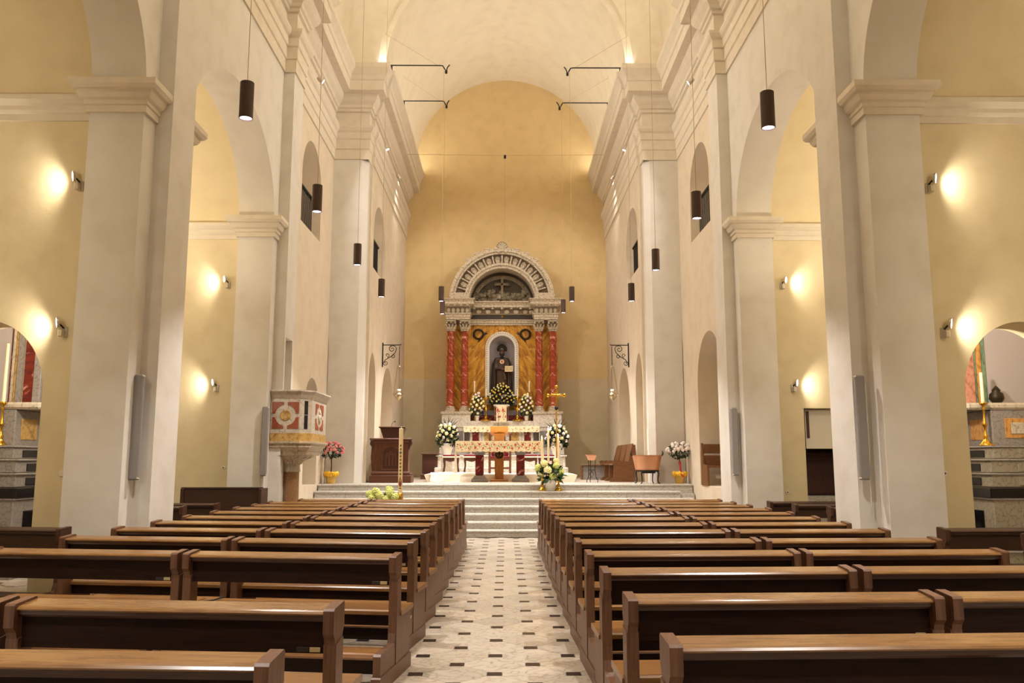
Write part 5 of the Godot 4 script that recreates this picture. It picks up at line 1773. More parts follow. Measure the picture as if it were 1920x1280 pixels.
	part("microphone", MB.new().tube([V(-0.02, 1.32, 0.0), V(-0.03, 1.40, 0.0), V(0.0, 1.45, 0.0), V(0.04, 1.47, 0.0)], 0.006, 6).ball(V(0.05, 1.47, 0), V(0.022, 0.016, 0.016), 7, 5), mats.rubber, am)
	# credence cabinet at the back left
	var cr := thing("kneeler", "dark wooden prayer desk against the back wall left of the altarpiece", "prayer desk", V(-2.18, PLAT, -24.6))
	part("body", MB.new().box(V(0, 0.36, 0), V(0.44, 0.66, 0.3), 0.01), mats.ambo_dark, cr)
	part("desk_top", MB.new().box(V(0, 0.72, 0.02), V(0.52, 0.04, 0.4), 0.01), mats.ambo_wood, cr)
	part("kneeling_board", MB.new().box(V(0, 0.12, 0.32), V(0.5, 0.05, 0.34), 0.01).box(V(0, 0.05, 0.32), V(0.46, 0.1, 0.3), 0.01), mats.ambo_wood, cr)
	# choir stalls along both walls
	for s in [-1.0, 1.0]:
		var n := 3 if s > 0 else 1
		for i in n:
			var z := (-23.6 + i * 1.0) if s > 0 else -21.0
			var lbl: String = "choir stall with sloped backrest along the right wall, %s" % ["farthest from the basin", "middle one of three", "nearest the copper basin"][i] if s > 0 else "choir stall half hidden behind the wooden ambo"
			stall(lbl, V(s * 3.2, PLAT, z), s)
	# low bench and side bench on the right
	var lb := thing("bench", "low grey-brown wooden bench against the wall right of the altarpiece", "bench", V(2.55, PLAT, -23.9))
	part("seat", MB.new().box(V(0, 0.40, 0), V(0.86, 0.04, 0.4), 0.008), mats.choir_wood, lb)
	part("front_panel", MB.new().box(V(0, 0.19, 0.14), V(0.8, 0.38, 0.03), 0.005), mats.grey_marble, lb)
	for s in [-1.0, 1.0]:
		part("leg_panel", MB.new().box(V(s * 0.41, 0.19, 0), V(0.04, 0.38, 0.36), 0.006), mats.choir_wood, lb)
	# copper bowl on an iron stand
	var bs := thing("copper_bowl", "small tapered copper bowl on a slender iron stand, right of the altar", "bowl", V(2.09, PLAT, -20.65))
	part("bowl", MB.new().lathe([V2(0.0, 0.53), V2(0.10, 0.53), V2(0.105, 0.54), V2(0.16, 0.65), V2(0.185, 0.66), V2(0.185, 0.672), V2(0.155, 0.665), V2(0.1, 0.56), V2(0, 0.55)], 4, T(Vector3.ZERO, V(0, PI / 4, 0)), true), mats.copper, bs)
	for k2 in 3:
		var a := TAU * k2 / 3 + 0.4
		var f := V(cos(a), 0, sin(a))
		part("leg", MB.new().tube([f * 0.1 + V(0, 0.54, 0), f * 0.085 + V(0, 0.3, 0), f * 0.11 + V(0, 0.12, 0), f * 0.16 + V(0, 0.05, 0), f * 0.15 + V(0, 0.0, 0)], 0.009, 6), mats.iron, bs)
	part("ring", MB.new().tube(circle(0.085, 0.3, 16), 0.007, 5, false), mats.iron, bs)
	part("scrollwork", MB.new().tube([V(0, 0.28, 0), V(0.05, 0.2, 0.03), V(0, 0.12, 0.06), V(-0.06, 0.2, 0.02), V(0, 0.26, -0.02)], 0.007, 5), mats.iron, bs)
	# copper baptismal basin
	var ba := thing("copper_basin", "round copper basin with ring handles on a low iron stand at the right", "basin", V(3.28, PLAT, -19.66))
	part("basin", MB.new().lathe([V2(0.0, 0.30), V2(0.255, 0.30), V2(0.27, 0.315), V2(0.335, 0.62), V2(0.355, 0.63), V2(0.355, 0.65), V2(0.325, 0.645), V2(0.26, 0.34), V2(0, 0.33)], 32), mats.copper, ba)
	for s in [-1.0, 1.0]:
		part("handle", MB.new().tube([V(s * 0.345, 0.63, 0.05), V(s * 0.375, 0.68, 0.05), V(s * 0.365, 0.74, 0.0), V(s * 0.375, 0.68, -0.05), V(s * 0.345, 0.63, -0.05)], 0.012, 6), mats.iron, ba)
	part("stand_ring", MB.new().tube(circle(0.27, 0.285, 28), 0.016, 6, false), mats.iron, ba)
	for k2 in 4:
		var a := TAU * k2 / 4 + PI / 5
		var f := V(cos(a), 0, sin(a))
		part("leg", MB.new().tube([f * 0.26 + V(0, 0.28, 0), f * 0.29 + V(0, 0.24, 0), f * 0.265 + V(0, 0.1, 0), f * 0.28 + V(0, 0.02, 0), f * 0.32 + V(0, 0.01, 0)], [0.016, 0.016, 0.012, 0.012, 0.014], 7), mats.iron, ba)
	part("scroll_band", MB.new().box(V(0, 0.255, 0.24), V(0.3, 0.035, 0.012), 0.004), mats.iron, ba)
	# processional cross
	var pc := thing("processional_cross", "gilded processional cross on a tall brass pole right of the altar table", "cross", V(1.25, PLAT, -20.75))
	part("pole", MB.new().slathe([V2(0.10, 0.0), V2(0.1, 0.02), V2(0.03, 0.06), V2(0.016, 0.1), V2(0.016, 0.9), V2(0.026, 0.92), V2(0.016, 0.95), V2(0.016, 1.5), V2(0.03, 1.53), V2(0.016, 1.56), V2(0.016, 1.78)], 10), mats.gold, pc)
	part("collar", MB.new().ball(V(0, 1.81, 0), V(0.045, 0.06, 0.035), 8, 6), mats.rubber, pc)
	var cx := MB.new().box(V(0, 2.1, 0), V(0.035, 0.46, 0.025), 0.008).box(V(0, 2.12, 0), V(0.4, 0.035, 0.025), 0.008)
	for p in [V(0.2, 2.12, 0), V(-0.2, 2.12, 0), V(0, 2.33, 0)]:
		cx.ball(p, V(0.045, 0.045, 0.025), 8, 5)
	for i in 8:
		var a := TAU * (i + 0.5) / 8
		cx.tube([V(0, 2.12, 0), V(cos(a) * 0.12, 2.12 + sin(a) * 0.12, 0)], [0.02, 0.004], 5)
	part("cross", cx, mats.gold, pc)
	part("corpus", MB.new().tube([V(0, 2.2, 0.03), V(0, 2.12, 0.035), V(0.005, 2.0, 0.03), V(0, 1.93, 0.03)], [0.016, 0.022, 0.016, 0.008], 7).tube([V(-0.13, 2.16, 0.03), V(0, 2.13, 0.035), V(0.13, 2.16, 0.03)], [0.007, 0.012, 0.007], 6), mats.old_gold, pc)
	# candlesticks on the second step and behind the flowers
	candlestick("gold candlestick with lit candle on the steps, left of the hydrangea pot", V(0.82, 0.878, -19.12), 0.56, 0.6, mats.gold, true)
	candlestick("gold candlestick with lit candle on the steps, right of the hydrangea pot", V(1.19, 0.878, -19.12), 0.5, 0.7, mats.gold, true)
	candlestick("tallest lit white candle on a gold stick above the hydrangeas", V(0.99, PLAT, -19.6), 0.44, 0.8, mats.gold, true)
	# four gilt candlesticks on the altarpiece shelf
	for s in [-1.0, 1.0]:
		candlestick("tall slim candlestick at the outer %s of the altarpiece shelf" % side_name(s), V(-0.12 + s * 0.86, 2.76, -26.3), 0.92, 0.34, mats.old_gold, false, 0.7)
		candlestick("broad footed gold candlestick beside the tabernacle, %s" % side_name(s), V(-0.12 + s * 0.49, 2.76, -26.05), 0.74, 0.26, mats.gold, false, 2.0)
	# paschal candle
	var p := thing("paschal_candle", "tall decorated paschal candle rising behind the front pews on the left", "candle", V(-2.1, 0, -17.0))
	part("stand", MB.new().slathe([V2(0.16, 0.005), V2(0.16, 0.03), V2(0.06, 0.08), V2(0.03, 0.14), V2(0.03, 0.6), V2(0.05, 0.64), V2(0.06, 0.78), V2(0.055, 0.9), V2(0.045, 0.91)], 16), mats.old_gold, p)
	part("candle", MB.new().lathe([V2(0.043, 0.88), V2(0.043, 2.18), V2(0.038, 2.19), V2(0, 2.185)], 20), mats.parchment, p)
	part("wick", MB.new().tube([V(0, 2.18, 0), V(0, 2.22, 0)], 0.006, 5), mats.wax, p)
	var im := print_image(64, 512, func(x, y): return paschal(x, y))
	var pm := cloth_mat("paschal_print", im)
	pm.roughness = 0.45
	part("printed_band", curved_label(0.0436, 0.98, 1.88, 1.25), pm, p)


func circle(r: float, y: float, n: int) -> Array:
	var pts := []
	for i in n + 1:
		pts.append(V(cos(TAU * i / n) * r, y, sin(TAU * i / n) * r))
	return pts


func curved_label(r: float, y0: float, y1: float, half: float) -> ArrayMesh:
	var st := SurfaceTool.new()
	st.begin(Mesh.PRIMITIVE_TRIANGLES)
	var n := 12
	for i in n:
		var a := -half + 2 * half * i / n
		var b := -half + 2 * half * (i + 1) / n
		var q := [[a, y1], [b, y1], [b, y0], [a, y1], [b, y0], [a, y0]]
		for v in q:
			st.set_normal(V(sin(v[0]), 0, cos(v[0])))
			st.set_uv(V2((v[0] + half) / (2 * half), (y1 - v[1]) / (y1 - y0)))
			st.add_vertex(V(sin(v[0]) * r, v[1], cos(v[0]) * r))
	return st.commit()


func paschal(x: int, y: int) -> Color:
	# cream wax, a column of dark blue and gold ornaments with a cross, an oval picture at the foot
	var u := (x - 32.0) / 32.0
	var c := C(226, 196, 140)
	var row := y % 40
	if y < 380:
		var v := (row - 20.0) / 20.0
		var k := int(y / 40.0)
		if absf(u) < 0.34 and absf(v) < 0.62:
			var d := V2(u * 1.8, v).length()
			if d < 0.6 and d > 0.36:
				c = C(52, 66, 92)
			if absf(u) < 0.07 or absf(v) < 0.12:
				c = C(60, 58, 66)
			if k % 3 == 1 and absf(v) < 0.2:
				c = C(132, 92, 40)
		if k == 2 and (absf(u) < 0.14 or absf(v) < 0.25 and absf(u) < 0.6):
			c = C(70, 92, 130)
	elif y < 490:
		var e := V2(u / 0.66, (y - 435.0) / 52.0).length()
		if e < 1.0:
			c = C(196, 160, 96) if e > 0.86 else C(90, 40, 34)
			if V2(u / 0.28, (y - 412.0) / 17.0).length() < 1.0:
				c = C(206, 150, 112)
			elif y > 428 and absf(u) < 0.44 and e < 0.86:
				c = C(160, 50, 44) if u < 0.05 else C(58, 82, 120)
			elif V2(u / 0.4, (y - 410.0) / 24.0).length() < 1.0:
				c = C(64, 40, 26)
	else:
		if row > 14 and row < 24 and absf(u) < 0.5:
			c = C(50, 44, 40)
	return c


func stall(label: String, at: Vector3, s: float) -> void:
	# a seat with its back to the side wall, seen from the end
	var o := thing("choir_stall", label, "bench", at, 0, "choir stalls")
	var prof := PackedVector2Array([V2(0.0, 0), V2(-0.62, 0), V2(-0.6, 0.05), V2(-0.52, 0.1), V2(-0.5, 0.42), V2(-0.55, 0.5), V2(-0.48, 0.53), V2(-0.14, 0.5), V2(-0.04, 0.9), V2(0.04, 0.92), V2(0.06, 0.6)])
	if s < 0:
		for i in prof.size():
			prof[i].x = -prof[i].x
	for z in [-0.46, 0.46]:
		part("end_panel", MB.new().prism(prof, z - 0.02, z + 0.02), mats.choir_wood, o)
	part("seat", MB.new().box(V(-s * 0.32, 0.43, 0), V(0.42, 0.04, 0.9), 0.006), mats.choir_wood, o)
	part("backrest", MB.new().box(V(0, 0, 0), V(0.03, 0.5, 0.9), 0.006, T(V(-s * 0.06, 0.70, 0), V(0, 0, -s * 0.2))), mats.choir_wood, o)


# ---------------------------------------------------------------- the pulpit
func pulpit() -> void:
	var o := thing("pulpit", "polygonal marble pulpit with inlaid red panels on a speckled column by the left pier", "pulpit", V(-3.95, 0, -15.69))
	var plan := func(g: float) -> PackedVector2Array:   # in the xz plane relative to the origin, grown by g
		return PackedVector2Array([V2(-0.30, 0.43 + g), V2(0.23 + g * 0.5, 0.43 + g), V2(0.40 + g, 0.24 + g * 0.5), V2(0.40 + g, -1.0 - g * 0.5), V2(0.23 + g * 0.5, -1.2 - g), V2(-0.30, -1.2 - g)])
	var tier := func(called: String, y0: float, y1: float, g0: float, g1: float, m: Material, parent: Node) -> MeshInstance3D:
		var a: PackedVector2Array = plan.call(g0)
		var b: PackedVector2Array = plan.call(g1)
		var mb := MB.new()
		for i in a.size():
			var j := (i + 1) % a.size()
			var n := V(a[j].y - a[i].y, 0.0, -(a[j].x - a[i].x))
			var mid := (a[i] + a[j]) / 2.0
			if n.dot(V(mid.x - 0.05, 0, mid.y + 0.38)) < 0.0:
				n = -n
			mb.quadn(V(a[i].x, y0, a[i].y), V(a[j].x, y0, a[j].y), V(b[j].x, y1, b[j].y), V(b[i].x, y1, b[i].y), n)
		for k in range(1, a.size() - 1):
			mb.quadn(V(a[0].x, y0, a[0].y), V(a[k].x, y0, a[k].y), V(a[k + 1].x, y0, a[k + 1].y), V(a[0].x, y0, a[0].y), Vector3.DOWN)
			mb.quadn(V(b[0].x, y1, b[0].y), V(b[k].x, y1, b[k].y), V(b[k + 1].x, y1, b[k + 1].y), V(b[0].x, y1, b[0].y), Vector3.UP)
		return part(called, mb, m, parent)
	var body: MeshInstance3D = tier.call("parapet", 2.04, 2.68, 0.0, 0.0, mats.white_marble, o)
	var top: MeshInstance3D = tier.call("cornice", 2.66, 2.73, 0.005, 0.03, mats.white_marble, o)
	tier.call("cornice_lip", 2.73, 2.79, 0.03, 0.07, mats.white_marble, top)
	tier.call("cornice_top", 2.79, 2.815, 0.075, 0.07, mats.white_marble, top)
	tier.call("yellow_band", 1.895, 2.04, 0.006, 0.006, mats.pale_yellow_marble, o)
	var base: MeshInstance3D = tier.call("base_moulding", 1.86, 1.895, 0.03, 0.035, mats.carved_marble, o)
	tier.call("cove_moulding", 1.82, 1.86, -0.015, 0.02, mats.carved_marble, base)
	tier.call("fillet_moulding", 1.79, 1.82, 0.0, 0.0, mats.carved_marble, base)
	tier.call("lower_moulding", 1.71, 1.79, -0.085, -0.02, mats.carved_marble, base)
	tier.call("soffit", 1.64, 1.71, -0.11, -0.075, mats.carved_marble, base)
	# inlay on the face towards the camera and on the face towards the nave
	var quarter := PackedVector2Array()
	quarter.append(V2(0.24, 0.24))
	quarter.append(V2(0.035, 0.24))
	for i in 9:
		var a := lerpf(acos(0.035 / 0.19), asin(0.035 / 0.19), i / 8.0)
		quarter.append(V2(cos(a) * 0.19, sin(a) * 0.19))
	quarter.append(V2(0.24, 0.035))
	for f in [[V(-0.03, 2.36, 0.434), 0.0, 1.0], [V(0.404, 2.36, -0.38), PI / 2, 1.35]]:
		for sx in [-1.0, 1.0]:
			for sy in [-1.0, 1.0]:
				var q := PackedVector2Array()
				for v in quarter:
					q.append(V2(v.x * sx * f[2], v.y * sy))
				part("red_inlay", MB.new().prism(q, -0.004, 0.004), mats.pulpit_red, body, f[0], V(0, f[1], 0))
		if f[1] == 0.0:
			part("yellow_disc", MB.new().lathe([V2(0.1, -0.004), V2(0.1, 0.006), V2(0.09, 0.012), V2(0, 0.012)], 24, Transform3D(Basis(Vector3.RIGHT, PI / 2), Vector3.ZERO)), mats.pale_yellow_marble, body, f[0], V(0, f[1], 0))
		else:
			part("carved_relief", MB.new().ball(V(0, 0.08, 0), V(0.05, 0.06, 0.03), 8, 6).ball(V(0, -0.03, 0), V(0.085, 0.1, 0.03), 8, 6).ball(V(0.03, 0.0, 0.015), V(0.04, 0.05, 0.03), 8, 6), mats.carved_marble, body, f[0], V(0, f[1], 0))
	for k in 2:
		var m := V(0.315, 2.50 - 0.26 * k, 0.335)
		part("black_inlay", MB.new().box(V(0, 0, 0), V(0.075, 0.25, 0.012), 0.002), mats.black_marble, body, m, V(0, 0.73, 0))
	# corbel capital and column
	var cp := MB.new().slathe([V2(0.16, 1.485), V2(0.165, 1.50), V2(0.20, 1.535), V2(0.32, 1.595), V2(0.42, 1.645)], 20)
	var lf := leaf_mesh(0.16, 0.17, 0.24).done()
	for i in 12:
		var a := TAU * i / 12
		cp.put(lf, Transform3D(Basis(Vector3.UP, a + PI / 2), V(cos(a) * 0.165, 1.485, -sin(a) * 0.165)))
	part("capital", cp, mats.carved_marble, o)
	part("neck", MB.new().slathe([V2(0.16, 1.34), V2(0.172, 1.36), V2(0.158, 1.385), V2(0.152, 1.46), V2(0.172, 1.49)], 20), mats.white_marble, o)
	part("column", MB.new().slathe([V2(0.155, 0.12), V2(0.145, 1.35)], 24), mats.porphyry, o)
	part("column_base", MB.new().box(V(0, 0.045, 0), V(0.4, 0.09, 0.4), 0.01).slathe([V2(0.19, 0.09), V2(0.19, 0.12), V2(0.16, 0.15)], 20), mats.white_marble, o)


# ---------------------------------------------------------------- flowers
func rose_mesh(r: float) -> ArrayMesh:
	var mb := MB.new().ball(V(0, 0, 0), V(r * 0.6, r * 0.6, r * 0.6), 8, 5)
	for i in 6:
		var a := TAU * i / 6
		mb.ball(V(cos(a) * r * 0.5, sin(a) * r * 0.5, r * 0.1 * (i % 2)), V(r * 0.5, r * 0.5, r * 0.34), 7, 4)
	return mb.done()


func hydrangea_mesh(r: float) -> ArrayMesh:
	var mb := MB.new().ball(V(0, 0, 0), V(r * 0.86, r * 0.78, r * 0.86), 10, 6)
	var rr := RandomNumberGenerator.new()
	rr.seed = 12
	for i in 46:
		var y := 1.0 - 1.7 * (i + 0.5) / 46
		var a := i * 2.39996
		var q := sqrt(maxf(0.0, 1.0 - y * y))
		mb.ball(V(cos(a) * q, y * 0.9, sin(a) * q) * r * 0.88, V(r, r, r) * rr.randf_range(0.15, 0.22), 5, 4)
	return mb.done()


func leaves(n: int, lo: Vector3, hi: Vector3, size: float, sd: int, taper := 0.0) -> MB:
	# a bunch of loose leaf blades filling an ellipsoid
	var r := RandomNumberGenerator.new()
	r.seed = sd
	var mb := MB.new()
	var c := (lo + hi) / 2.0
	var h := (hi - lo) / 2.0
	for i in n:
		var d := V(r.randf_range(-1, 1), r.randf_range(-1, 1), r.randf_range(-1, 1))
		if d.length() > 1.0:
			d = d.normalized()
		d.x *= 1.0 - taper * (d.y + 1.0) / 2.0
		var x := Transform3D(Basis.from_euler(V(r.randf() * TAU, r.randf() * TAU, r.randf() * TAU)), c + d * h)
		var s := size * r.randf_range(0.7, 1.3)
		var a := x * V(0, -s, 0)
		var b := x * V(s * 0.42, 0, s * 0.1)
		var e := x * V(0, s, 0)
		var f := x * V(-s * 0.42, 0, s * 0.1)
		mb.quad(a, b, e, f)
	return mb


func arrangement(label: String, at: Vector3, lo: Vector3, hi: Vector3, n: int, bloom: ArrayMesh, bm: Array, leaf: float, nl: int, sd: int, vase: String, spikes := 0, taper := 0.0) -> Node3D:
	var o := thing("flower_arrangement", label, "flowers", at)
	var r := RandomNumberGenerator.new()
	r.seed = sd
	stuff(part("foliage", leaves(nl, lo + V(0.0, -0.03, 0.02), hi - V(0.0, 0.05, 0.02), leaf, sd, taper), mats.leaf, o))
	var c := (lo + hi) / 2.0
	var h := (hi - lo) / 2.0
	for i in n:
		# spread over the half that faces the nave
		var t := (i + 0.5) / n
		var y := 1.0 - 1.75 * t
		var a := PI * fposmod(i * 0.618034 + 0.1, 1.0)
		var q := sqrt(maxf(0.0, 1.0 - y * y)) if absf(lo.x - hi.x) < 5.0 else 1.0
		var p := c + V(cos(a) * q * h.x * (1.0 - taper * (y + 1.0) / 2.0), y * h.y, sin(a) * q * h.z * 0.95) * r.randf_range(0.86, 1.02)
		var s := r.randf_range(0.85, 1.12)
		var f := part("bloom", bloom, bm[r.randi() % bm.size()], o, p, V(r.randf_range(-0.5, 0.3), r.randf_range(-0.6, 0.6), r.randf() * TAU))
		f.scale = V(s, s, s)
	for i in spikes:
		var a := lerpf(-0.75, 0.75, (i + 0.5) / spikes) + r.randf_range(-0.1, 0.1)
		var l := h.y * r.randf_range(1.2, 1.75)
		part("grass_blade", MB.new().tube([V(c.x, c.y, 0), V(c.x + sin(a) * l * 0.6, c.y + cos(a) * l * 0.7, 0.02), V(c.x + sin(a) * l * 1.1, c.y + cos(a) * l, 0.03)], [0.012, 0.012, 0.002], 5), mats.leaf, o)
	if vase == "urn":
		part("vase", MB.new().slathe([V2(0.0, 0.0), V2(0.12, 0.0), V2(0.12, 0.02), V2(0.09, 0.05), V2(0.13, 0.2), V2(0.19, 0.34), V2(0.22, 0.38), V2(0.2, 0.38), V2(0.16, 0.3), V2(0, 0.3)], 20), mats.vase_white, o)
	elif vase == "cup":
		part("vase", MB.new().slathe([V2(0.0, 0.0), V2(0.045, 0.0), V2(0.05, 0.01), V2(0.07, 0.15), V2(0.075, 0.16), V2(0.06, 0.16), V2(0, 0.14)], 16), mats.vase_white, o)
	elif vase == "pot":
		part("pot", MB.new().slathe([V2(0.0, 0.0), V2(0.10, 0.0), V2(0.11, 0.01), V2(0.135, 0.2), V2(0.145, 0.21), V2(0.145, 0.25), V2(0.13, 0.25), V2(0, 0.22)], 20), mats.vase_white, o)
	return o


func flowers() -> void:
	var rose := rose_mesh(0.046)
	var small := rose_mesh(0.034)
	arrangement("yellow and white flowers spread below the statue niche of the altarpiece", V(-0.12, 3.47, -26.52), V(-0.52, -0.24, -0.05), V(0.52, 0.5, 0.18), 46, small, [mats.bloom_yellow, mats.bloom_yellow, mats.bloom_cream], 0.06, 420, 4, "", 0, 0.5)
	var fl := thing("fern_spray", "dark green fern spray trailing from the niche flowers to both sides", "leaves", V(-0.12, 3.52, -26.45))
	for s in [-1.0, 1.0]:
		part("frond", MB.new().tube([V(s * 0.3, 0, 0), V(s * 0.5, 0.04, 0.02), V(s * 0.68, -0.06, 0.04), V(s * 0.76, -0.16, 0.04)], [0.02, 0.03, 0.025, 0.006], 6), mats.leaf, fl)
	for s in [-1.0, 1.0]:
		arrangement("white flowers in a white cup on the %s of the altarpiece shelf" % side_name(s), V(-0.12 + s * 0.76, 2.762, -26.02), V(-0.27, 0.12, -0.12), V(0.27, 0.86, 0.16), 21, rose, [mats.bloom_cream, mats.bloom_cream, mats.bloom_white], 0.05, 300, 6 if s < 0 else 8, "cup", 0, 0.45)
		# the pairs in tall urns stand on the dais beside the altars
	arrangement("white roses with grass blades in a white urn, left of the altars", V(-1.58, PLAT + 0.60, -22.9), V(-0.36, 0.30, -0.15), V(0.38, 0.94, 0.25), 24, rose_mesh(0.054), [mats.bloom_cream, mats.bloom_cream, mats.bloom_white], 0.075, 420, 15, "urn", 9, 0.35)
	var st := thing("flower_stand", "small white marble pedestal under the left urn of roses", "pedestal", V(-1.58, PLAT + 0.193, -22.9))
	part("block", MB.new().box(V(0, 0.20, 0), V(0.3, 0.4, 0.3), 0.015), mats.white_marble, st)
	arrangement("white roses with grass blades in a white urn, right of the altars", V(1.38, PLAT + 0.60, -22.9), V(-0.36, 0.26, -0.15), V(0.38, 0.90, 0.25), 23, rose_mesh(0.054), [mats.bloom_cream, mats.bloom_cream, mats.bloom_white], 0.075, 420, 17, "urn", 7, 0.35)
	var st2 := thing("flower_stand", "small white marble pedestal under the right urn of roses", "pedestal", V(1.38, PLAT + 0.193, -22.9))
	part("block", MB.new().box(V(0, 0.20, 0), V(0.3, 0.4, 0.3), 0.015), mats.white_marble, st2)
	# hydrangeas on the steps
	var hy := arrangement("cream hydrangeas with broad leaves in a white pot on the altar steps", V(1.005, 0.878, -19.12), V(-0.30, 0.24, -0.18), V(0.30, 0.68, 0.22), 8, hydrangea_mesh(0.085), [mats.bloom_cream, mats.bloom_lime], 0.09, 60, 23, "pot")
	stuff(part("broad_leaves", leaves(110, V(-0.33, 0.14, -0.15), V(0.33, 0.56, 0.27), 0.085, 29), mats.leaf_bright, hy))
	var h2 := arrangement("pale green hydrangeas lying at the foot of the paschal candle", V(-2.42, 0.62, -16.95), V(-0.3, 0.1, -0.12), V(0.3, 0.36, 0.14), 9, hydrangea_mesh(0.088), [mats.bloom_lime], 0.07, 70, 31, "")
	part("planter", MB.new().slathe([V2(0.0, -0.62), V2(0.16, -0.62), V2(0.2, -0.2), V2(0.24, 0.12), V2(0.2, 0.12), V2(0, 0.08)], 20), mats.vase_white, h2)
	# two standard chrysanthemums in foil-wrapped baskets
	for s in [-1.0, 1.0]:
		var col: String = "pink" if s < 0 else "white"
		var at := V(-4.03, PLAT, -20.0 + 0.25) if s < 0 else V(4.03, PLAT, -19.75)
		at.z = -19.66
		var o := thing("potted_chrysanthemum", "%s flowering chrysanthemum tree in a yellow foil wrapped pot" % col, "potted plant", at)
		part("stem", MB.new().tube([V(0, 0.22, 0), V(0.01, 0.4, 0.01), V(-0.005, 0.66, 0)], [0.014, 0.012, 0.014], 7), mats.stem, o)
		for k in 5:
			var a := TAU * k / 5
			part("branch", MB.new().tube([V(0, 0.55, 0), V(cos(a) * 0.1, 0.7, sin(a) * 0.08), V(cos(a) * 0.2, 0.82, sin(a) * 0.16)], [0.009, 0.007, 0.004], 5), mats.stem, o)
		stuff(part("foliage", leaves(300, V(-0.27, 0.56, -0.2), V(0.27, 0.92, 0.2), 0.038, 40 + int(s)), mats.leaf, o))
		var r := RandomNumberGenerator.new()
		r.seed = 50 + int(s)
		var bl := rose_mesh(0.034 if s < 0 else 0.042)
		for i in 42 if s < 0 else 30:
			var a := PI * fposmod(i * 0.618034, 1.0)
			var y := r.randf_range(-0.35, 1.0)
			var q := sqrt(1.0 - y * y)
			part("bloom", bl, mats.bloom_pink if s < 0 else mats.bloom_white, o, V(cos(a) * q * 0.29, 0.76 + y * 0.19, sin(a) * q * 0.22), V(-0.3, r.randf_range(-0.5, 0.5), r.randf() * TAU))
		part("pot", MB.new().lathe([V2(0.0, 0.0), V2(0.095, 0.0), V2(0.10, 0.01), V2(0.135, 0.2), V2(0.12, 0.2), V2(0, 0.18)], 18), mats.basket, o)
		var foil := MB.new()
		for i in 18:
			var a := TAU * i / 18
			foil.ball(V(cos(a) * 0.14, 0.21 + 0.015 * (i % 2), sin(a) * 0.14), V(0.045, 0.045 + 0.012 * (i % 3), 0.045), 6, 4)
		part("foil_ruff", foil, mats.foil, o)
		if s > 0:
			part("ribbon", MB.new().tube([V(0, 0.26, 0.1), V(0.01, 0.36, 0.06), V(0, 0.5, 0.02)], [0.03, 0.02, 0.03], 6).tube([V(0, 0.22, 0.15), V(0.06, 0.16, 0.17)], [0.03, 0.015], 6), mats.ribbon, o)
		else:
			part("bow", MB.new().ball(V(-0.05, 0.24, 0.15), V(0.06, 0.035, 0.03), 8, 5).ball(V(0.05, 0.24, 0.15), V(0.06, 0.035, 0.03), 8, 5), mats.foil, o)


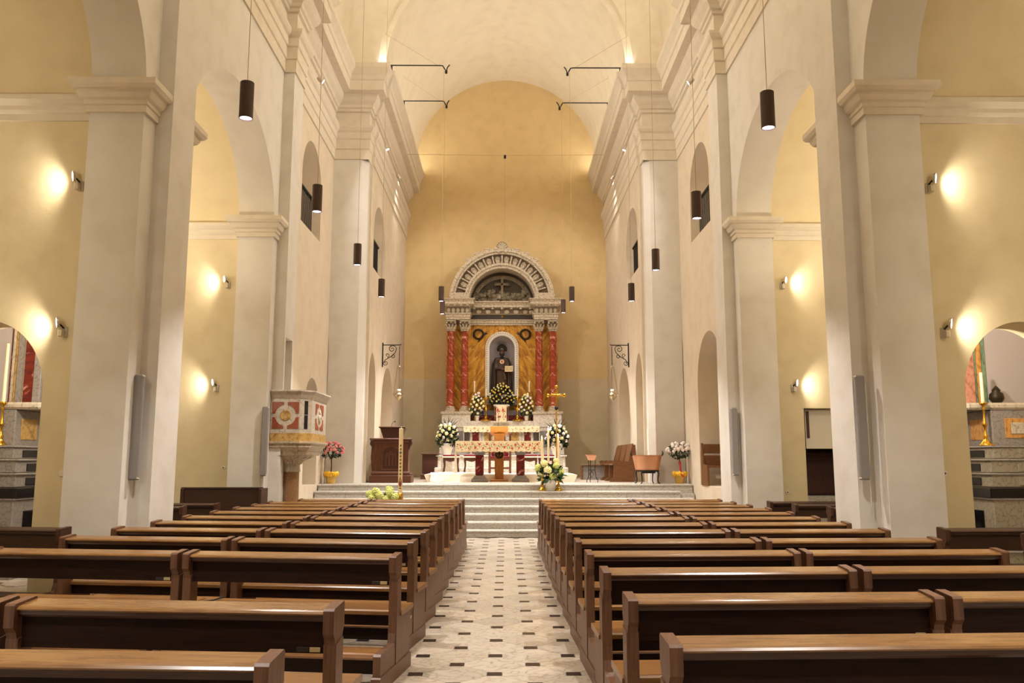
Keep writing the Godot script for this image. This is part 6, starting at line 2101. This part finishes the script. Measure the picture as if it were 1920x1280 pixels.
# ---------------------------------------------------------------- altars in the side chapels
func side_altars() -> void:
	for s in [-1.0, 1.0]:
		var right: bool = s > 0
		var lbl := "side altar with pink, green and orange marble columns, in the right chapel" if right else "side altar of grey marble with a red panel, in the left chapel"
		# origin on the outer wall; local x points to the nave, seen from its near end
		var o := thing("side_altar", lbl, "altar", V(s * 7.88, 0, -12.9))
		var x := func(d: float) -> float: return -s * d
		var bx := func(called: String, d0: float, d1: float, y0: float, y1: float, z0: float, z1: float, m: Material, ch := 0.012) -> MeshInstance3D:
			return part(called, MB.new().box(V(-s * (d0 + d1) / 2.0, (y0 + y1) / 2.0, (z0 + z1) / 2.0), V(absf(d1 - d0), y1 - y0, z1 - z0), ch), m, o)
		var steps_ := [[1.40, 0.0, 0.36, 1.55], [1.34, 0.36, 1.05, 1.5], [1.38, 1.05, 1.19, 1.52], [1.34, 1.19, 1.38, 1.5], [1.34, 1.38, 1.57, 1.5], [1.27, 1.57, 1.75, 1.46]]
		var k := 0
		for q in steps_:
			var m: Material = mats.black_marble if k == 2 else (mats.grey_marble if not right else mats.worn_stone)
			var st: MeshInstance3D = bx.call("step", 0.0, q[0], q[1], q[2], -q[3], q[3], m)
			if k != 2:
				part("nosing", MB.new().box(V(-s * (q[0] + 0.02) / 2.0, q[2] - 0.014, 0), V(q[0] + 0.03, 0.028, q[3] * 2 + 0.03), 0.008), mats.grey_marble, st)
				for zz in [-0.9, 0.0, 0.9]:
					part("dark_panel", MB.new().box(V(-s * (q[0] + 0.003), (q[1] + q[2]) / 2.0 - 0.02, zz), V(0.015, (q[2] - q[1]) * 0.55, 0.72), 0.006), mats.black_marble, st)
				part("end_panel", MB.new().box(V(-s * q[0] * 0.45, (q[1] + q[2]) / 2.0 - 0.014, q[3]), V(q[0] * 0.55, (q[2] - q[1]) * 0.6, 0.012), 0.005), mats.worn_stone, st)
			k += 1
		bx.call("dado", 0.0, 1.02, 1.75, 2.26, -1.05, 1.05, mats.grey_marble)
		var inl: Material = mats.orange_marble if right else mats.pale_yellow_marble
		for zz in [0.7, 0.0, -0.7]:
			bx.call("inlay_panel", 1.0, 1.03, 1.84, 2.14, zz - 0.2, zz + 0.2, inl, 0.006)
		var sidep: MeshInstance3D = bx.call("side_panel", 0.5, 0.84, 1.86, 2.14, 1.04, 1.062, inl, 0.006)
		part("panel_centre", MB.new().box(V(-s * 0.66, 2.0, 1.066), V(0.19, 0.16, 0.02), 0.005), mats.white_marble, sidep)
		bx.call("shelf", 0.0, 1.36, 2.26, 2.36, -1.08, 1.08, mats.white_marble, 0.03)
		# pilasters of the retable, one behind the other as seen from its end
		var cols := [mats.pink_marble, mats.green_marble, mats.orange_marble, mats.green_marble, mats.niche_plaster] if right else [mats.grey_marble, mats.deep_red_marble, mats.white_marble, mats.grey_marble, mats.pale_yellow_marble, mats.white_marble, mats.deep_red_marble, mats.niche_plaster]
		var edges := [1.30, 1.12, 1.08, 0.99, 0.92, 0.0] if right else [1.24, 1.13, 0.985, 0.96, 0.85, 0.81, 0.75, 0.72, 0.0]
		for i in cols.size():
			bx.call("pilaster", edges[i + 1], edges[i], 2.36, 4.3, -0.9 + 0.02 * i, 0.9 - 0.02 * i, cols[i], 0.008)
		bx.call("dark_picture", edges[0], edges[0] + 0.06, 2.4, 4.1, -0.7, 0.82, mats.ambo_dark, 0.01)
		bx.call("entablature", 0.0, 1.4, 4.3, 4.6, -1.1, 1.1, mats.carved_marble, 0.03)
		candlestick("ornate gilt candlestick with long white candle on the %s side altar" % side_name(s), V(s * (7.88 - (1.16 if right else 0.87)), 1.752, -11.78), 0.61, 0.42 if right else 0.82, mats.gold, false, 1.0)
	var jar := thing("bronze_jar", "small dark bronze jar on the ledge of the right side altar", "jar", V(7.0, 2.36, -11.92))
	part("body", MB.new().slathe([V2(0.0, 0.0), V2(0.06, 0.0), V2(0.1, 0.06), V2(0.09, 0.13), V2(0.05, 0.16), V2(0.06, 0.18), V2(0, 0.18)], 14), mats.bronze, jar)
	part("lid", MB.new().slathe([V2(0.06, 0.18), V2(0.03, 0.22), V2(0.012, 0.24), V2(0, 0.25)], 12), mats.bronze, jar)


# ---------------------------------------------------------------- small things
func column_speaker(label: String, at: Vector3, h: float, s: float) -> void:
	var o := thing("column_speaker", label, "speaker", at, 0, "grey column loudspeakers")
	part("housing", MB.new().box(V(0, h / 2.0, 0), V(0.11, h, 0.06), 0.012), mats.speaker_grey, o)
	part("grille", MB.new().box(V(0, h / 2.0, 0.031), V(0.095, h - 0.03, 0.006), 0.002), mats.speaker_grey, o)
	for y in [0.02, h - 0.02]:
		part("end_cap", MB.new().box(V(0, y, 0), V(0.115, 0.03, 0.065), 0.012), mats.socket, o)
	part("cable", MB.new().tube([V(s * 0.085, h - 0.1, -0.03), V(s * 0.088, 0.3, -0.03), V(s * 0.07, 0.1, -0.03), V(s * 0.075, -0.3, -0.03)], 0.006, 5), mats.socket, o)


func small_things() -> void:
	for s in [-1.0, 1.0]:
		var sd := side_name(s)
		column_speaker("long grey column speaker on the near %s pier, the larger of that side" % sd, V(-4.21 if s < 0 else 4.09, 1.33, -9.66), 1.2, s)
		column_speaker("grey column speaker on the farther %s pier%s" % [sd, " beside the pulpit" if s < 0 else ""], V(-4.25, 1.28, -14.94) if s < 0 else V(4.14, 1.28, -15.23), 1.22, s)
	for q in [[-5.12, 1.4, -9.84, "small round white cap on the left cross wall beside the passage"], [5.10, 1.4, -9.84, "small round socket with dark hole on the right cross wall"], [-5.1, 1.42, -15.39, "small round socket on the farther left cross wall"], [5.1, 0.98, -15.39, "small socket low on the farther right cross wall"]]:
		var o := thing("wall_socket", q[3], "socket", V(q[0], q[1], q[2]))
		var x := Transform3D(Basis(Vector3.RIGHT, PI / 2), Vector3.ZERO)
		part("plate", MB.new().lathe([V2(0.036, -0.008), V2(0.036, 0.006), V2(0.03, 0.012), V2(0, 0.012)], 18, x), mats.socket, o)
		if q[2] != -9.84 or q[0] > 0:
			part("hole", MB.new().lathe([V2(0.012, 0.01), V2(0.011, 0.015), V2(0, 0.015)], 10, x), mats.rubber, o)
	var n := thing("notice", "white paper notice on the jamb of the right presbytery niche", "notice", V(3.33, 2.2, -20.43))
	part("sheet", MB.new().box(V(0, 0, 0), V(0.2, 0.5, 0.006), 0.001), mats.paper, n)
	n.position = V(3.415, 2.05, -20.28)
	n.rotation.y = -PI / 2
	# things in the rectangular opening of the farther right cross wall
	var sp := thing("white_screen", "white hinged panel in the opening of the farther right cross wall", "panel", V(6.13, 2.13, -15.65))
	part("board", MB.new().box(V(0, 0, 0), V(1.12, 0.73, 0.03), 0.005), mats.socket, sp)
	part("dark_edge", MB.new().box(V(-0.52, 0.08, 0.03), V(0.05, 0.5, 0.03), 0.005), mats.ambo_dark, sp)
	var cf := thing("confessional", "dark wooden confessional standing on a marble step behind the right cross wall", "confessional", V(6.45, 0.0, -16.9))
	part("marble_step", MB.new().box(V(0, 0.44, 0), V(1.7, 0.88, 1.2), 0.02), mats.step_marble, cf)
	part("cabinet", MB.new().box(V(0, 1.27, -0.1), V(1.4, 0.76, 0.8), 0.02), mats.ambo_dark, cf)
	part("cornice", MB.new().box(V(0, 1.68, -0.08), V(1.3, 0.08, 0.9), 0.02), mats.ambo_wood, cf)
	# a bench standing in the right niche
	var b := thing("niche_bench", "wooden bench with high sloped back inside the right nave niche", "bench", V(4.62, PLAT, -18.2))
	part("backrest", MB.new().box(V(0.2, 0.78, -0.1), V(1.06, 0.2, 0.035), 0.006, T(Vector3.ZERO, V(0.0, 0, 0))).box(V(0.2, 0.52, -0.06), V(1.06, 0.24, 0.035), 0.006), mats.choir_wood, b)
	part("seat", MB.new().box(V(0.2, 0.40, 0.16), V(1.06, 0.04, 0.42), 0.006), mats.choir_wood, b)
	part("end_panel", MB.new().prism(PackedVector2Array([V2(-0.2, 0), V2(0.4, 0), V2(0.36, 0.42), V2(0.0, 0.45), V2(-0.1, 0.9), V2(-0.16, 0.9)]), -0.02, 0.02, Transform3D(Basis(V(0, 0, 1), V(0, 1, 0), V(-1, 0, 0)), V(-0.36, 0, 0))), mats.choir_wood, b)
	# microphone cable on a seat
	var c := thing("microphone_cable", "thin black cable lying over a pew seat on the left", "cable", V(-2.32, 0.475, -6.75))
	part("wire", MB.new().tube([V(-0.1, 0.006, 0.16), V(-0.02, 0.006, 0.1), V(0.06, 0.006, 0.02), V(0.08, 0.006, -0.14)], 0.006, 5), mats.rubber, c)
